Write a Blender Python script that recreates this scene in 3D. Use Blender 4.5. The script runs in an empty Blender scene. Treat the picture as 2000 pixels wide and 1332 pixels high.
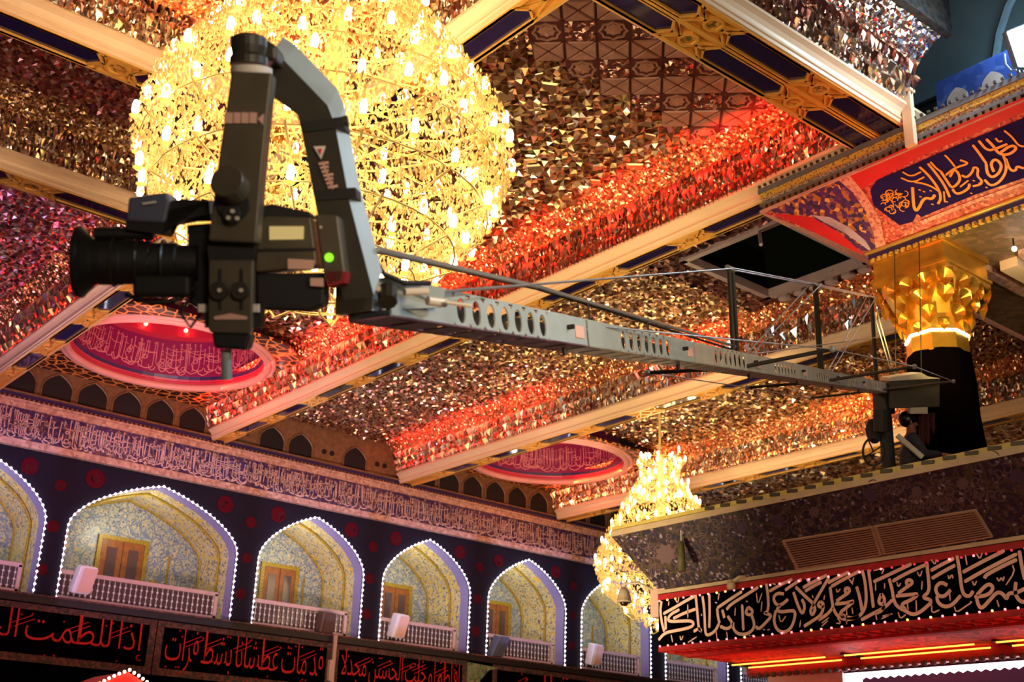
import bpy, bmesh, math, random, unicodedata
import numpy as np
from mathutils import Vector, Matrix

# ------------------------------------------------------------------ camera
SC = bpy.context.scene
COL = SC.collection
F = 2378.98                      # focal length in pixels of the 2000 x 1332 frame
PP = np.array([1000.0, 666.0])
VX = np.array([4114.5, 1710.6])  # vanishing point along the hall's far wall
VY = np.array([-1102.9, 1518.0])  # vanishing point along the ceiling beams
_dx = np.r_[VX - PP, F]; _dx /= np.linalg.norm(_dx)
_dy = np.r_[VY - PP, F]; _dy -= _dx * (_dx @ _dy); _dy /= np.linalg.norm(_dy)
RC = np.array([_dx, _dy, np.cross(_dx, _dy)])   # world from camera (right, down, forward)
RIGHT, DOWN, FWD = (Vector(RC[:, i]) for i in range(3))
cam_d = bpy.data.cameras.new('camera')
cam = bpy.data.objects.new('camera', cam_d); COL.objects.link(cam)
cam_d.sensor_width = 36.0
cam_d.lens = F / 2000.0 * 36.0
cam_d.clip_end = 200
M = Matrix.Identity(4)
for i, c in enumerate((RIGHT, -DOWN, -FWD)):
    for j in range(3): M[j][i] = c[j]
cam.matrix_world = M
SC.camera = cam
cam_d.dof.use_dof = True
cam_d.dof.focus_distance = 9.5
cam_d.dof.aperture_fstop = 3.8

# ------------------------------------------------------------------ world, exposure
w = bpy.data.worlds.new('world'); SC.world = w; w.use_nodes = True
w.node_tree.nodes['Background'].inputs[0].default_value = (0.9, 0.55, 0.5, 1)
w.node_tree.nodes['Background'].inputs[1].default_value = 0.055
SC.view_settings.view_transform = 'Standard'
SC.view_settings.look = 'None'
SC.view_settings.exposure = -0.1
SC.view_settings.gamma = 1.0
SC.view_settings.use_curve_mapping = False
SC.cycles.max_bounces = 6; SC.cycles.diffuse_bounces = 3; SC.cycles.glossy_bounces = 3

# ------------------------------------------------------------------ lights
def light(name, kind, loc, power, color, size=0.1, aim=None, size_y=None, spot=None, blend=0.6):
    d = bpy.data.lights.new(name, kind); d.energy = power; d.color = color
    if kind == 'AREA':
        d.size = size
        if size_y: d.shape = 'RECTANGLE'; d.size_y = size_y
    else:
        d.shadow_soft_size = size
    if kind == 'SPOT':
        d.spot_size = math.radians(spot); d.spot_blend = blend
    o = bpy.data.objects.new(name, d); COL.objects.link(o); o.location = loc
    if aim is not None:
        o.rotation_euler = (Vector(aim) - Vector(loc)).to_track_quat('-Z', 'Y').to_euler()
    return o
WARM = (1.0, 0.72, 0.36); RED = (1.0, 0.035, 0.02); LILAC = (0.95, 0.5, 0.85); COOL = (0.62, 0.85, 1.0)
# flood lamp of the upper gallery (top right)
light('flood_glow', 'AREA', (12.0, 5.6, 9.1), 90, COOL, 0.35, aim=(10.4, 7.0, 8.6))
light('flood_glow', 'AREA', (12.3, 5.3, 9.6), 260, COOL, 0.5, aim=(16.5, 4.5, 11.0))
light('flood_glow', 'POINT', (16.1, 7.3, 11.4), 110, (.4, .85, 1), 0.25)  # unseen point added for the glow behind the flood lamp
# unseen spots added low in the hall: warm and lilac wash on the ceiling
light('ceiling_fill', 'SPOT', (2.0, -3.0, 1.0), 2000, (1.0, 0.74, 0.45), 0.6, aim=(9.5, 12.0, 9.0), spot=80)
light('ceiling_fill', 'SPOT', (-3.0, 6.0, 1.0), 1300, (1.0, 0.55, 0.55), 0.6, aim=(6.0, 20.0, 9.0), spot=85)
light('ceiling_fill', 'SPOT', (6.0, 12.0, -1.0), 4600, (1.0, 0.78, 0.42), 0.5, aim=(15.0, 19.0, 9.2), spot=85)
light('ceiling_fill', 'SPOT', (7.0, 17.0, 1.0), 1400, (0.95, 0.42, 0.75), 0.5, aim=(11.5, 26.0, 9.0), spot=62)
light('ceiling_fill', 'SPOT', (13.0, 17.0, 1.0), 1400, (1.0, 0.5, 0.6), 0.5, aim=(18.5, 26.0, 9.2), spot=62)
light('ceiling_fill', 'SPOT', (0.0, 17.0, 1.0), 1500, (0.9, 0.45, 0.95), 0.5, aim=(5.5, 24.0, 9.2), spot=70)
light('ceiling_fill', 'SPOT', (15.5, 12.0, 1.0), 2700, (1.0, 0.66, 0.34), 0.5, aim=(21.5, 17.0, 9.2), spot=75)
light('crane_fill', 'SPOT', (6.5, -1.2, 5.6), 900, (0.72, 0.88, 1.0), 0.4, aim=(2.0, 3.1, 1.6), spot=30)  # unseen spots added to brighten the crane and its head
light('crane_fill', 'SPOT', (-1.5, -5.0, 1.2), 480, (1.0, 0.85, 0.62), 0.6, aim=(1.6, 3.2, 1.6), spot=26)
light('crane_fill', 'SPOT', (5.5, -2.0, 3.5), 330, (0.97, 0.96, 0.86), 0.4, aim=(5.4, 4.7, 2.6), spot=52)
# red stage lamps on the ledges of the beams, thrown along the mirror bands
def red_strip(p0, p1, power, out, up=0.8, col=RED):
    p0, p1 = Vector(p0), Vector(p1); L = (p1 - p0).length; mid = (p0 + p1) / 2
    o = light('red_led_strip', 'AREA', mid, power, col, 0.06)
    o.data.shape = 'RECTANGLE'; o.data.size = L; o.data.size_y = 0.06
    d = (p1 - p0).normalized(); z = -(Vector(out).normalized() * (1 - up) + Vector((0, 0, up))).normalized()
    y = z.cross(d).normalized(); z = d.cross(y)
    R = Matrix((d, y, z)).transposed(); o.rotation_euler = R.to_euler()
    return o

# ------------------------------------------------------------------ pixel rays (frame 2000 x 1332) to points on real planes
def ray(x, y): return Vector(RC @ np.array([(x - PP[0]) / F, (y - PP[1]) / F, 1.0]))
def onX(x, y, X): r = ray(x, y); return r * (X / r.x)
def onY(x, y, Y): r = ray(x, y); return r * (Y / r.y)
def onZ(x, y, Z): r = ray(x, y); return r * (Z / r.z)
def onP(x, y, o, n): r = ray(x, y); return r * (Vector(o).dot(n) / r.dot(n))
def D(x, y, d): return ray(x, y) * d
Z3 = Vector((0, 0, 1))

# ------------------------------------------------------------------ objects
WL = {}
def _link(o, parent, world):
    COL.objects.link(o)
    base = Vector((0, 0, 0))
    if parent is not None:
        o.parent = parent; base = WL[parent.name]
    o.location = world - base
    WL[o.name] = Vector(world)
    return o
def thing(name, label, cat, loc, group=None):
    o = bpy.data.objects.new(name, None); o.empty_display_size = 0.1
    _link(o, None, Vector(loc)); o['label'] = label; o['category'] = cat
    if group: o['group'] = group
    return o
def tag(o, label, cat, group=None):
    o['label'] = label; o['category'] = cat
    if group: o['group'] = group
    return o
def struct(name, loc=(0, 0, 0), label=None):
    o = bpy.data.objects.new(name, None); o.empty_display_size = 0.1
    _link(o, None, Vector(loc)); o['kind'] = 'structure'
    if label: o['label'] = label
    return o
def inst(mesh, name, parent, mat4, label=None):
    o = bpy.data.objects.new(name, mesh)
    COL.objects.link(o)
    base = Vector((0, 0, 0))
    if parent is not None:
        o.parent = parent; base = WL[parent.name]
    o.matrix_basis = Matrix.Translation(-base) @ mat4
    WL[o.name] = mat4.to_translation()
    if label: o['label'] = label
    return o

class MB:
    def __init__(s): s.v = []; s.f = []
    def add(s, vs, fs):
        b = len(s.v); s.v += [tuple(p) for p in vs]; s.f += [tuple(b + i for i in f) for f in fs]; return s
    def box(s, c, size, ax=None):
        c = Vector(c); h = [a / 2 for a in size]
        ax = ax or (Vector((1, 0, 0)), Vector((0, 1, 0)), Vector((0, 0, 1)))
        vs = [c + ax[0] * (sx * h[0]) + ax[1] * (sy * h[1]) + ax[2] * (sz * h[2]) for sx in (-1, 1) for sy in (-1, 1) for sz in (-1, 1)]
        return s.add(vs, [(0, 1, 3, 2), (4, 6, 7, 5), (0, 4, 5, 1), (2, 3, 7, 6), (0, 2, 6, 4), (1, 5, 7, 3)])
    def span(s, a, b):
        a, b = Vector(a), Vector(b); return s.box((a + b) / 2, [abs(t) for t in (b - a)])
    def poly(s, pts): return s.add(pts, [tuple(range(len(pts)))])
    def prism(s, pts, vec):
        n = len(pts); vec = Vector(vec); vs = [Vector(p) for p in pts] + [Vector(p) + vec for p in pts]
        return s.add(vs, [tuple(range(n))[::-1], tuple(range(n, 2 * n))] + [(i, (i + 1) % n, n + (i + 1) % n, n + i) for i in range(n)])
    def ring(s, outer, inner, vec):
        n = len(outer); vec = Vector(vec)
        vs = [Vector(p) for p in outer] + [Vector(p) for p in inner] + [Vector(p) + vec for p in outer] + [Vector(p) + vec for p in inner]
        fs = []
        for i in range(n):
            j = (i + 1) % n
            fs += [(i, j, n + j, n + i), (2 * n + i, 3 * n + i, 3 * n + j, 2 * n + j), (i, 2 * n + i, 2 * n + j, j), (n + i, n + j, 3 * n + j, 3 * n + i)]
        return s.add(vs, fs)
    def tube(s, pts, r, n=8, closed=False, cap=True):
        pts = [Vector(p) for p in pts]; m = len(pts)
        rs = r if isinstance(r, (list, tuple)) else [r] * m
        ref = None; vs = []
        for i, p in enumerate(pts):
            a = pts[i - 1] if (i > 0 or closed) else p; b = pts[(i + 1) % m] if (i < m - 1 or closed) else p
            t = (b - a).normalized()
            if ref is None: ref = t.orthogonal().normalized()
            u = (ref - t * ref.dot(t)).normalized(); ref = u; w_ = t.cross(u)
            vs += [p + (u * math.cos(2 * math.pi * k / n) + w_ * math.sin(2 * math.pi * k / n)) * rs[i] for k in range(n)]
        fs = []
        for i in range(m if closed else m - 1):
            j = (i + 1) % m
            fs += [(i * n + k, i * n + (k + 1) % n, j * n + (k + 1) % n, j * n + k) for k in range(n)]
        if cap and not closed: fs += [tuple(range(n))[::-1], tuple((m - 1) * n + k for k in range(n))]
        return s.add(vs, fs)
    def lathe(s, prof, c, n=24, ax=None):
        c = Vector(c); ax = ax or (Vector((1, 0, 0)), Vector((0, 1, 0)), Vector((0, 0, 1)))
        vs = [c + (ax[0] * math.cos(2 * math.pi * k / n) + ax[1] * math.sin(2 * math.pi * k / n)) * r + ax[2] * z for r, z in prof for k in range(n)]
        m = len(prof)
        fs = [(i * n + k, i * n + (k + 1) % n, (i + 1) * n + (k + 1) % n, (i + 1) * n + k) for i in range(m - 1) for k in range(n)]
        if prof[0][0] > 1e-4: fs.append(tuple(range(n))[::-1])
        if prof[-1][0] > 1e-4: fs.append(tuple((m - 1) * n + k for k in range(n)))
        return s.add(vs, fs)
    def ball(s, c, r, n=10, sq=(1, 1, 1)):
        prof = [(max(1e-5, math.sin(math.pi * i / (n // 2 + 1))), -math.cos(math.pi * i / (n // 2 + 1))) for i in range(n // 2 + 2)]
        c = Vector(c); vs = []; m = len(prof)
        for rr, z in prof:
            vs += [c + Vector((rr * math.cos(2 * math.pi * k / n) * r * sq[0], rr * math.sin(2 * math.pi * k / n) * r * sq[1], z * r * sq[2])) for k in range(n)]
        return s.add(vs, [(i * n + k, i * n + (k + 1) % n, (i + 1) * n + (k + 1) % n, (i + 1) * n + k) for i in range(m - 1) for k in range(n)])
    def octa(s, c, r, h):
        c = Vector(c)
        vs = [c + Vector((0, 0, h)), c - Vector((0, 0, h))] + [c + Vector((math.cos(a) * r, math.sin(a) * r, 0)) for a in (0, 1.57, 3.14, 4.71)]
        return s.add(vs, [(0, 2, 3), (0, 3, 4), (0, 4, 5), (0, 5, 2), (1, 3, 2), (1, 4, 3), (1, 5, 4), (1, 2, 5)])
    def mesh(s, name, mat, smooth=False):
        me = bpy.data.meshes.new(name); me.from_pydata(s.v, [], s.f); me.materials.append(MAT[mat])
        if smooth: me.polygons.foreach_set('use_smooth', [True] * len(me.polygons))
        me.update(); return me
    def build(s, name, mat, parent=None, label=None, smooth=False, bevel=0):
        a = np.array(s.v); c = Vector((a.min(0) + a.max(0)) / 2)
        s.v = [tuple(Vector(p) - c) for p in s.v]
        o = bpy.data.objects.new(name, s.mesh(name, mat, smooth))
        _link(o, parent, c)
        if label: o['label'] = label
        if bevel:
            m = o.modifiers.new('bevel', 'BEVEL'); m.width = bevel; m.segments = 2; m.limit_method = 'ANGLE'
        return o

# ------------------------------------------------------------------ materials
MAT = {}
def mat(name, col, rough=0.5, metal=0.0, emit=None, estr=0.0, spec=0.5, sampled=True):
    m = bpy.data.materials.new(name); m.use_nodes = True; MAT[name] = m
    b = m.node_tree.nodes['Principled BSDF']
    b.inputs['Base Color'].default_value = (*col, 1); b.inputs['Roughness'].default_value = rough
    b.inputs['Metallic'].default_value = metal; b.inputs['Specular IOR Level'].default_value = spec
    if emit:
        b.inputs['Emission Color'].default_value = (*emit, 1); b.inputs['Emission Strength'].default_value = estr
        if not sampled: m.cycles.emission_sampling = 'NONE'
    return m
def ramp(nt, stops, const=False):
    r = nt.nodes.new('ShaderNodeValToRGB'); e = r.color_ramp.elements
    r.color_ramp.interpolation = 'CONSTANT' if const else 'LINEAR'
    while len(e) < len(stops): e.new(0.5)
    for el, (p, c) in zip(e, stops): el.position = p; el.color = (*c, 1)
    return r
def island(name, stops, rough=0.2, metal=1.0, rough2=None):
    m = mat(name, (1, 1, 1), rough, metal); nt = m.node_tree; b = nt.nodes['Principled BSDF']
    g = nt.nodes.new('ShaderNodeNewGeometry'); r = ramp(nt, stops, True)
    nt.links.new(g.outputs['Random Per Island'], r.inputs[0]); nt.links.new(r.outputs[0], b.inputs['Base Color'])
    return m
def coords(nt, scale=(1, 1, 1), rot=(0, 0, 0)):
    g = nt.nodes.new('ShaderNodeNewGeometry'); mp = nt.nodes.new('ShaderNodeMapping')
    mp.inputs['Scale'].default_value = scale; mp.inputs['Rotation'].default_value = rot
    nt.links.new(g.outputs['Position'], mp.inputs[0]); return mp.outputs[0]
def pattern(name, stops, scale=8, rough=0.4, metal=0.0, kind='cells', stops2=None, scale2=2.0, sc3=(1, 1, 1), bump=0.0):
    """procedural arabesque: cell colours of a Voronoi, veined by a second one"""
    m = mat(name, (1, 1, 1), rough, metal); nt = m.node_tree; b = nt.nodes['Principled BSDF']; L = nt.links.new
    co = coords(nt, sc3)
    v = nt.nodes.new('ShaderNodeTexVoronoi'); v.inputs['Scale'].default_value = scale; L(co, v.inputs['Vector'])
    if kind == 'cells':
        s = nt.nodes.new('ShaderNodeSeparateColor'); L(v.outputs['Color'], s.inputs[0]); r = ramp(nt, stops, True); L(s.outputs[0], r.inputs[0])
    elif kind == 'rings':
        r = ramp(nt, stops, False); L(v.outputs['Distance'], r.inputs[0])
    else:
        n = nt.nodes.new('ShaderNodeTexNoise'); n.inputs['Scale'].default_value = scale; n.inputs['Detail'].default_value = 4; L(co, n.inputs['Vector'])
        r = ramp(nt, stops, False); L(n.outputs[0], r.inputs[0])
    out = r.outputs[0]
    if stops2:
        v2 = nt.nodes.new('ShaderNodeTexVoronoi'); v2.feature = 'DISTANCE_TO_EDGE'; v2.inputs['Scale'].default_value = scale2; L(co, v2.inputs['Vector'])
        r2 = ramp(nt, [(0.0, (1, 1, 1)), (stops2[0], (0, 0, 0))], True); L(v2.outputs['Distance'], r2.inputs[0])
        mx = nt.nodes.new('ShaderNodeMix'); mx.data_type = 'RGBA'; L(r2.outputs[0], mx.inputs[0]); L(out, mx.inputs[6]); mx.inputs[7].default_value = (*stops2[1], 1)
        out = mx.outputs[2]
    L(out, b.inputs['Base Color'])
    if bump:
        bp = nt.nodes.new('ShaderNodeBump'); bp.inputs['Strength'].default_value = bump; bp.inputs['Distance'].default_value = 0.02
        L(v.outputs['Distance'], bp.inputs['Height']); L(bp.outputs[0], b.inputs['Normal'])
    return m
def grainy(name, col, rough=0.4, metal=0.0, var=0.25, scale=6.0, spec=0.5):
    c2 = tuple(max(0, x * (1 - var)) for x in col)
    m = pattern(name, [(0.3, c2), (0.7, col)], scale, rough, metal, 'noise'); m.node_tree.nodes['Principled BSDF'].inputs['Specular IOR Level'].default_value = spec
    return m
GOLDS = [(0.0, (.20, .09, .05)), (.17, (.42, .22, .12)), (.36, (.66, .42, .20)), (.52, (.30, .12, .10)), (.62, (.95, .72, .34)), (.74, (.45, .36, .2)), (.84, (1, .88, .6)), (.95, (.95, .9, .9))]
island('mirror_gold', GOLDS, 0.33)
island('mirror_rose', [(0.0, (.30, .10, .10)), (.2, (.45, .22, .2)), (.42, (.25, .10, .14)), (.6, (.65, .38, .3)), (.75, (.5, .2, .24)), (.88, (.85, .7, .6)), (.95, (.8, .8, .95))], 0.33)
island('mirror_fringe', [(0.0, (.7, .45, .32)), (.3, (.95, .72, .5)), (.5, (.55, .25, .22)), (.62, (1, .92, .7)), (.82, (1, .95, .95))], 0.2)
island('mirror_shaded', [(0.0, (.10, .035, .035)), (.2, (.20, .08, .07)), (.42, (.07, .035, .04)), (.6, (.28, .14, .10)), (.78, (.16, .05, .06)), (.9, (.4, .28, .2))], 0.4)  # darker tints put the dim light of the lantern coffer into the colour
island('mirror_red', [(0.0, (.85, .3, .15)), (.4, (.95, .6, .3)), (.7, (.6, .2, .1)), (.88, (1, .85, .5))], 0.3)
grainy('cream_moulding', (.92, .68, .44), 0.32, 0.0, 0.06, 3)
grainy('gold_lattice', (.95, .52, .10), 0.32, 0.15, 0.15, 5)
mat('soffit_board', (.72, .34, .06), 0.4, 0.1)
mat('blue_panel', (.018, .012, .07), 0.06, 0.0, spec=0.8)
pattern('rosette_paint', [(0, (.5, .22, .04)), (.4, (.12, .13, .03)), (.7, (.75, .35, .08))], 30, 0.4)
grainy('star_tile', (.66, .38, .30), 0.35, 0.3, 0.25, 7)
mat('star_edge', (.12, .03, .03), 0.6)
island('mirror_crumple', [(0, (.5, .3, .25)), (.35, (.65, .42, .32)), (.6, (.35, .16, .14)), (.8, (.85, .7, .6))], 0.28)
mat('black_cloth', (.012, .008, .018), 0.85, spec=0.2)
mat('black_velvet', (.0018, .001, .0016), 0.95, spec=0.0)
mat('dark_ledge', (.02, .012, .014), 0.5)
pattern('brick_trim', [(0, (.55, .32, .24)), (.5, (.42, .22, .15)), (.8, (.65, .42, .3))], 14, 0.55)
pattern('frieze_ground', [(0, (.035, .015, .08)), (.45, (.06, .03, .12)), (.72, (.14, .06, .07)), (.9, (.25, .15, .09))], 16, 0.4)
mat('frieze_script', (.74, .48, .42), 0.5)
pattern('gallery_tile', [(0, (.32, .40, .36)), (.22, (.60, .5, .22)), (.34, (.18, .23, .32)), (.5, (.45, .46, .38)), (.66, (.10, .12, .2)), (.74, (.34, .42, .44)), (.9, (.62, .54, .34))], 30, 0.3, stops2=(0.04, (.20, .26, .34)), scale2=3.4)
pattern('gallery_vault', [(0, (.62, .6, .45)), (.25, (.75, .62, .2)), (.45, (.3, .36, .42)), (.58, (.62, .56, .36)), (.76, (.10, .12, .2)), (.9, (.5, .5, .42))], 24, 0.3, stops2=(0.028, (.70, .5, .08)), scale2=3.0)
grainy('rope_yellow', (.50, .35, .03), 0.4, 0.1, 0.6, 22)
mat('lilac_reveal', (.26, .24, .58), 0.5)
grainy('door_wood', (.34, .12, .025), 0.35, 0, 0.4, 9)
mat('door_glass', (.10, .06, .05), 0.1)
mat('led_white', (1, 1, 1), 0.3, emit=(.82, .86, 1), estr=11, sampled=False)
mat('bead_white', (.9, .85, .8), 0.3)
grainy('rail_pink', (.66, .44, .40), 0.35, 0, 0.1, 5)
mat('medallion_red', (.085, .002, .007), 0.8, spec=0.1)
mat('medallion_script', (.03, .001, .004), 0.8)
mat('banner_red_script', (.62, .008, .006), 0.6)
pattern('banner_frame', [(0, (.10, .03, .03)), (.4, (.04, .03, .02)), (.7, (.16, .05, .04))], 16, 0.7)
mat('niche_dark', (.006, .003, .003), 0.7)
grainy('niche_gold', (.26, .13, .055), 0.45, 0.1, 0.4, 9)
mat('navy_line', (.03, .015, .10), 0.4)
grainy('ring_rose', (.86, .42, .36), 0.4, 0, 0.12, 3)
mat('dome_inner', (.55, .03, .07), 0.4)
mat('dome_band', (.26, .012, .10), 0.45)
mat('dome_script', (.75, .28, .32), 0.5)
mat('lamp_red', (1, .1, .05), 0.3, emit=(1, .10, .05), estr=25)
mat('lamp_white', (1, 1, 1), 0.3, emit=(1, .95, 1), estr=14, sampled=False)
pattern('spandrel_net', [(0, (.05, .012, .01)), (.5, (.03, .008, .008))], 5, 0.4, stops2=(0.07, (.95, .34, .07)), scale2=4.2)
mat('pane_black', (.004, .006, .006), 0.15)
grainy('mullion', (.36, .27, .30), 0.4, 0, 0.2, 4)

# ================================================================== THE HALL
RND = random.Random(7)
NPR = np.random.default_rng(5)
ZB, ZF, ZC, YW, ZFLOOR = 8.40, 9.20, 9.45, 27.25, -1.7
def np_mesh(name, tris, matname):
    """tris: (n, 3, 3) array, every triangle an island of its own"""
    n = len(tris); v = np.ascontiguousarray(tris.reshape(-1, 3), dtype=np.float32)
    me = bpy.data.meshes.new(name)
    me.vertices.add(3 * n); me.vertices.foreach_set('co', v.ravel())
    me.loops.add(3 * n); me.loops.foreach_set('vertex_index', np.arange(3 * n, dtype=np.int32))
    me.polygons.add(n); me.polygons.foreach_set('loop_start', np.arange(0, 3 * n, 3, dtype=np.int32))
    try: me.polygons.foreach_set('loop_total', np.full(n, 3, dtype=np.int32))
    except Exception: pass
    me.update(calc_edges=True); me.validate(); me.materials.append(MAT[matname]); return me
def stuff_part(name, tris, matname, parent, label=None):
    c = (tris.reshape(-1, 3).min(0) + tris.reshape(-1, 3).max(0)) / 2
    o = bpy.data.objects.new(name, np_mesh(name, tris - c, matname)); _link(o, parent, Vector(c)); o['kind'] = 'stuff'
    if label: o['label'] = label
    return o
def facet_tris(O, U, V, lu, lv, cell, amp, mask=None, diag=False, tilt=0.35):
    """mirror mosaic: each cell four facets meeting in a shifted point"""
    O, U, V = (np.array(a, float) for a in (O, U, V)); N = np.cross(U, V)
    if diag:
        nu = nv = int((lu + lv) / cell / 1.414) + 4
        A = (U + V) / math.sqrt(2); B = (U - V) / math.sqrt(2); O2 = O - B * (lv / 1.414 + cell)
    else:
        nu, nv = max(1, int(lu / cell)), max(1, int(lv / cell)); A, B, O2 = U * (lu / nu / cell), V * (lv / nv / cell), O
    if diag: nu = int((lu + lv) / 1.414 / cell) + 3; nv = nu
    i, j = np.meshgrid(np.arange(nu + 1), np.arange(nv + 1), indexing='ij')
    P = O2 + (i[..., None] * A + j[..., None] * B) * cell + N * NPR.normal(0, amp, i.shape)[..., None]
    C = (P[:-1, :-1] + P[1:, :-1] + P[:-1, 1:] + P[1:, 1:]) / 4
    C = C + (A * NPR.uniform(-tilt, tilt, C.shape[:2])[..., None] + B * NPR.uniform(-tilt, tilt, C.shape[:2])[..., None]) * cell + N * NPR.normal(0, amp * 1.6, C.shape[:2])[..., None]
    a, b, c, d = P[:-1, :-1], P[1:, :-1], P[1:, 1:], P[:-1, 1:]
    T = np.stack([np.stack([a, b, C], 2), np.stack([b, c, C], 2), np.stack([c, d, C], 2), np.stack([d, a, C], 2)], 2)
    q = C - O; su, sv = q @ U, q @ V
    keep = (su > 0) & (su < lu) & (sv > 0) & (sv < lv)
    if mask is not None: keep &= mask(C)
    return T[keep].reshape(-1, 3, 3)

floor = struct('floor')
fl = MB().span((-14, -12, ZFLOOR - .1), (34, 34, ZFLOOR))
grainy('floor_marble', (.30, .16, .13), 0.25, 0, 0.3, 1.2)
fl.build('floor_slab', 'floor_marble', floor)

ceiling = struct('ceiling')
# ---- a beam of the coffer grid: cream cornice on both sides, gilt lattice soffit with dark blue glass panels
def beam(p0, p1, S, wd, label, pitch, first, rows=1, plen=1.3):
    """p0-p1 axis of the soffit at height ZB, S unit vector to the side the camera sees"""
    p0, p1, S = Vector(p0), Vector(p1), Vector(S); Dv = (p1 - p0).normalized(); L = (p1 - p0).length; h = wd / 2
    t = thing('ceiling_beam', label, 'beam', (p0 + p1) / 2, 'beams of the coffered ceiling')
    def P(s, z): return p0 + S * s + Z3 * (z - ZB)
    MB().prism([P(-h, ZB + .035), P(h, ZB + .035), P(h, ZB + .32), P(-h, ZB + .32)], Dv * L).build('soffit', 'soffit_board', t)
    prof = [(0, .0), (.025, .005), (.03, .045), (.05, .055), (.05, .085), (.035, .1), (.05, .135), (.085, .18), (.13, .21), (.14, .215), (.14, .255), (.10, .27), (.10, .30), (0, .32)]
    for sg in (1, -1):
        o = MB().prism([P(sg * (h + a), ZB + b) for a, b in prof], Dv * L).build('cornice', 'cream_moulding', t, 'cream moulded cornice')
    lat = MB(); e = .055 if rows == 1 else .06
    cols = [(-h, h)] if rows == 1 else [(-h, -.0), (.0, h)]
    zl = ZB - .012; dp = Z3 * .05
    for sgn in (-1, 1): lat.prism([P(sgn * h, zl), P(sgn * (h - e), zl), P(sgn * (h - e), zl + .05), P(sgn * h, zl + .05)], Dv * L)
    if rows == 2: lat.prism([P(-.035, zl), P(.035, zl), P(.035, zl + .05), P(-.035, zl + .05)], Dv * L)
    k = math.floor(-first / pitch); s = first + k * pitch
    while s < L + pitch:
        for a, b in cols:
            m = (a + b) / 2; w2 = (b - a) / 2 - e * .9; hl = plen / 2
            def Q(u, v, z=zl): return p0 + Dv * u + S * v + Z3 * (z - ZB)
            tip = w2 * 0.8
            def hexa(g): return [(s - hl - g, m), (s - hl + tip, m - w2 - g), (s + hl - tip, m - w2 - g), (s + hl + g, m), (s + hl - tip, m + w2 + g), (s - hl + tip, m + w2 + g)]
            if s - hl > 0 and s + hl < L:
                MB().prism([Q(u, v, ZB + .02) for u, v in hexa(0)], Z3 * .01).build('glass_panel', 'blue_panel', t)
                lat.ring([Q(u, v) for u, v in hexa(.035)], [Q(u, v) for u, v in hexa(-.004)], dp)
            c = s + pitch / 2
            if .2 < c < L - .2:
                oc = [(c + math.cos(q * math.pi / 4 + .39) * w2 * .95, m + math.sin(q * math.pi / 4 + .39) * w2 * .95) for q in range(8)]
                oi = [(c + (u - c) * .72, m + (v - m) * .72) for u, v in oc]
                lat.ring([Q(u, v) for u, v in oc], [Q(u, v) for u, v in oi], dp)
                MB().prism([Q(u, v, ZB + .018) for u, v in oi], Z3 * .01).build('rosette', 'rosette_paint', t)
                g = (pitch - plen) / 2 - w2
                for sd in (-1, 1):
                    x0 = c + sd * w2 * .9; x1 = c + sd * (pitch - plen) / 2
                    lat.prism([Q(x0, m - .018), Q(x0, m + .018), Q(x1, m + .018), Q(x1, m - .018)], dp)
                    lat.prism([Q(x0, m - .02), Q(x0, m + .02), Q(c + sd * (pitch - plen) * .62, m + w2 + .02), Q(c + sd * (pitch - plen) * .62 - .04 * sd, m + w2 + .02)], dp)
                    lat.prism([Q(x0, m - .02), Q(x0, m + .02), Q(c + sd * (pitch - plen) * .62, m - w2 - .02), Q(c + sd * (pitch - plen) * .62 - .04 * sd, m - w2 - .02)], dp)
        s += pitch
    lat.build('lattice', 'gold_lattice', t)
    return t
NX = (-1, 0, 0); NY = (0, -1, 0)
XB = [7.18, 12.76, 18.42, 24.2, 29.9]
beam((XB[0], 7.0, ZB), (XB[0], 27.1, ZB), NX, .37, 'gilt beam with blue panels running behind the big chandelier and the camera lens', 2.17, 20.27 - 7)
beam((XB[1], 8.3, ZB), (XB[1], 27.1, ZB), NX, .36, 'cream and gilt beam crossing above the perforated crane arm, ending at the painted cornice', 1.86, 19.82 - 8.3)
beam((XB[2], 4.0, ZB), (XB[2], 27.1, ZB), NX, .42, 'cream and yellow beam passing just under the far half of the crane arm', 1.9, 13.0)
beam((XB[3], 4.0, ZB), (XB[3], 27.1, ZB), NX, .42, 'cream beam right behind the top of the distant chandelier', 1.9, 13.0)
beam((XB[4], 8.0, ZB), (XB[4], 27.1, ZB), NX, .42, 'farthest cream beam at the edge of the black canopy', 1.9, 9.0)
beam((-4.5, 13.08, ZB), (7.0, 13.08, ZB), NY, .44, 'thick cream beam with a long dark blue panel in the top left corner', 2.0, 7.2 + 4.5 - 6, plen=1.6)
beam((-4.5, 16.92, ZB), (7.0, 16.92, ZB), NY, .44, 'cream beam on the left ending behind the grey camera viewfinder', 2.0, 5.5 + 4.5, plen=1.4)
beam((4.5, 7.76, ZB), (13.0, 7.76, ZB), NY, .78, 'broad brightly lit beam with two rows of dark blue panels at the top right', 1.92, 7.93 - 4.5, rows=2, plen=1.36)

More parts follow.
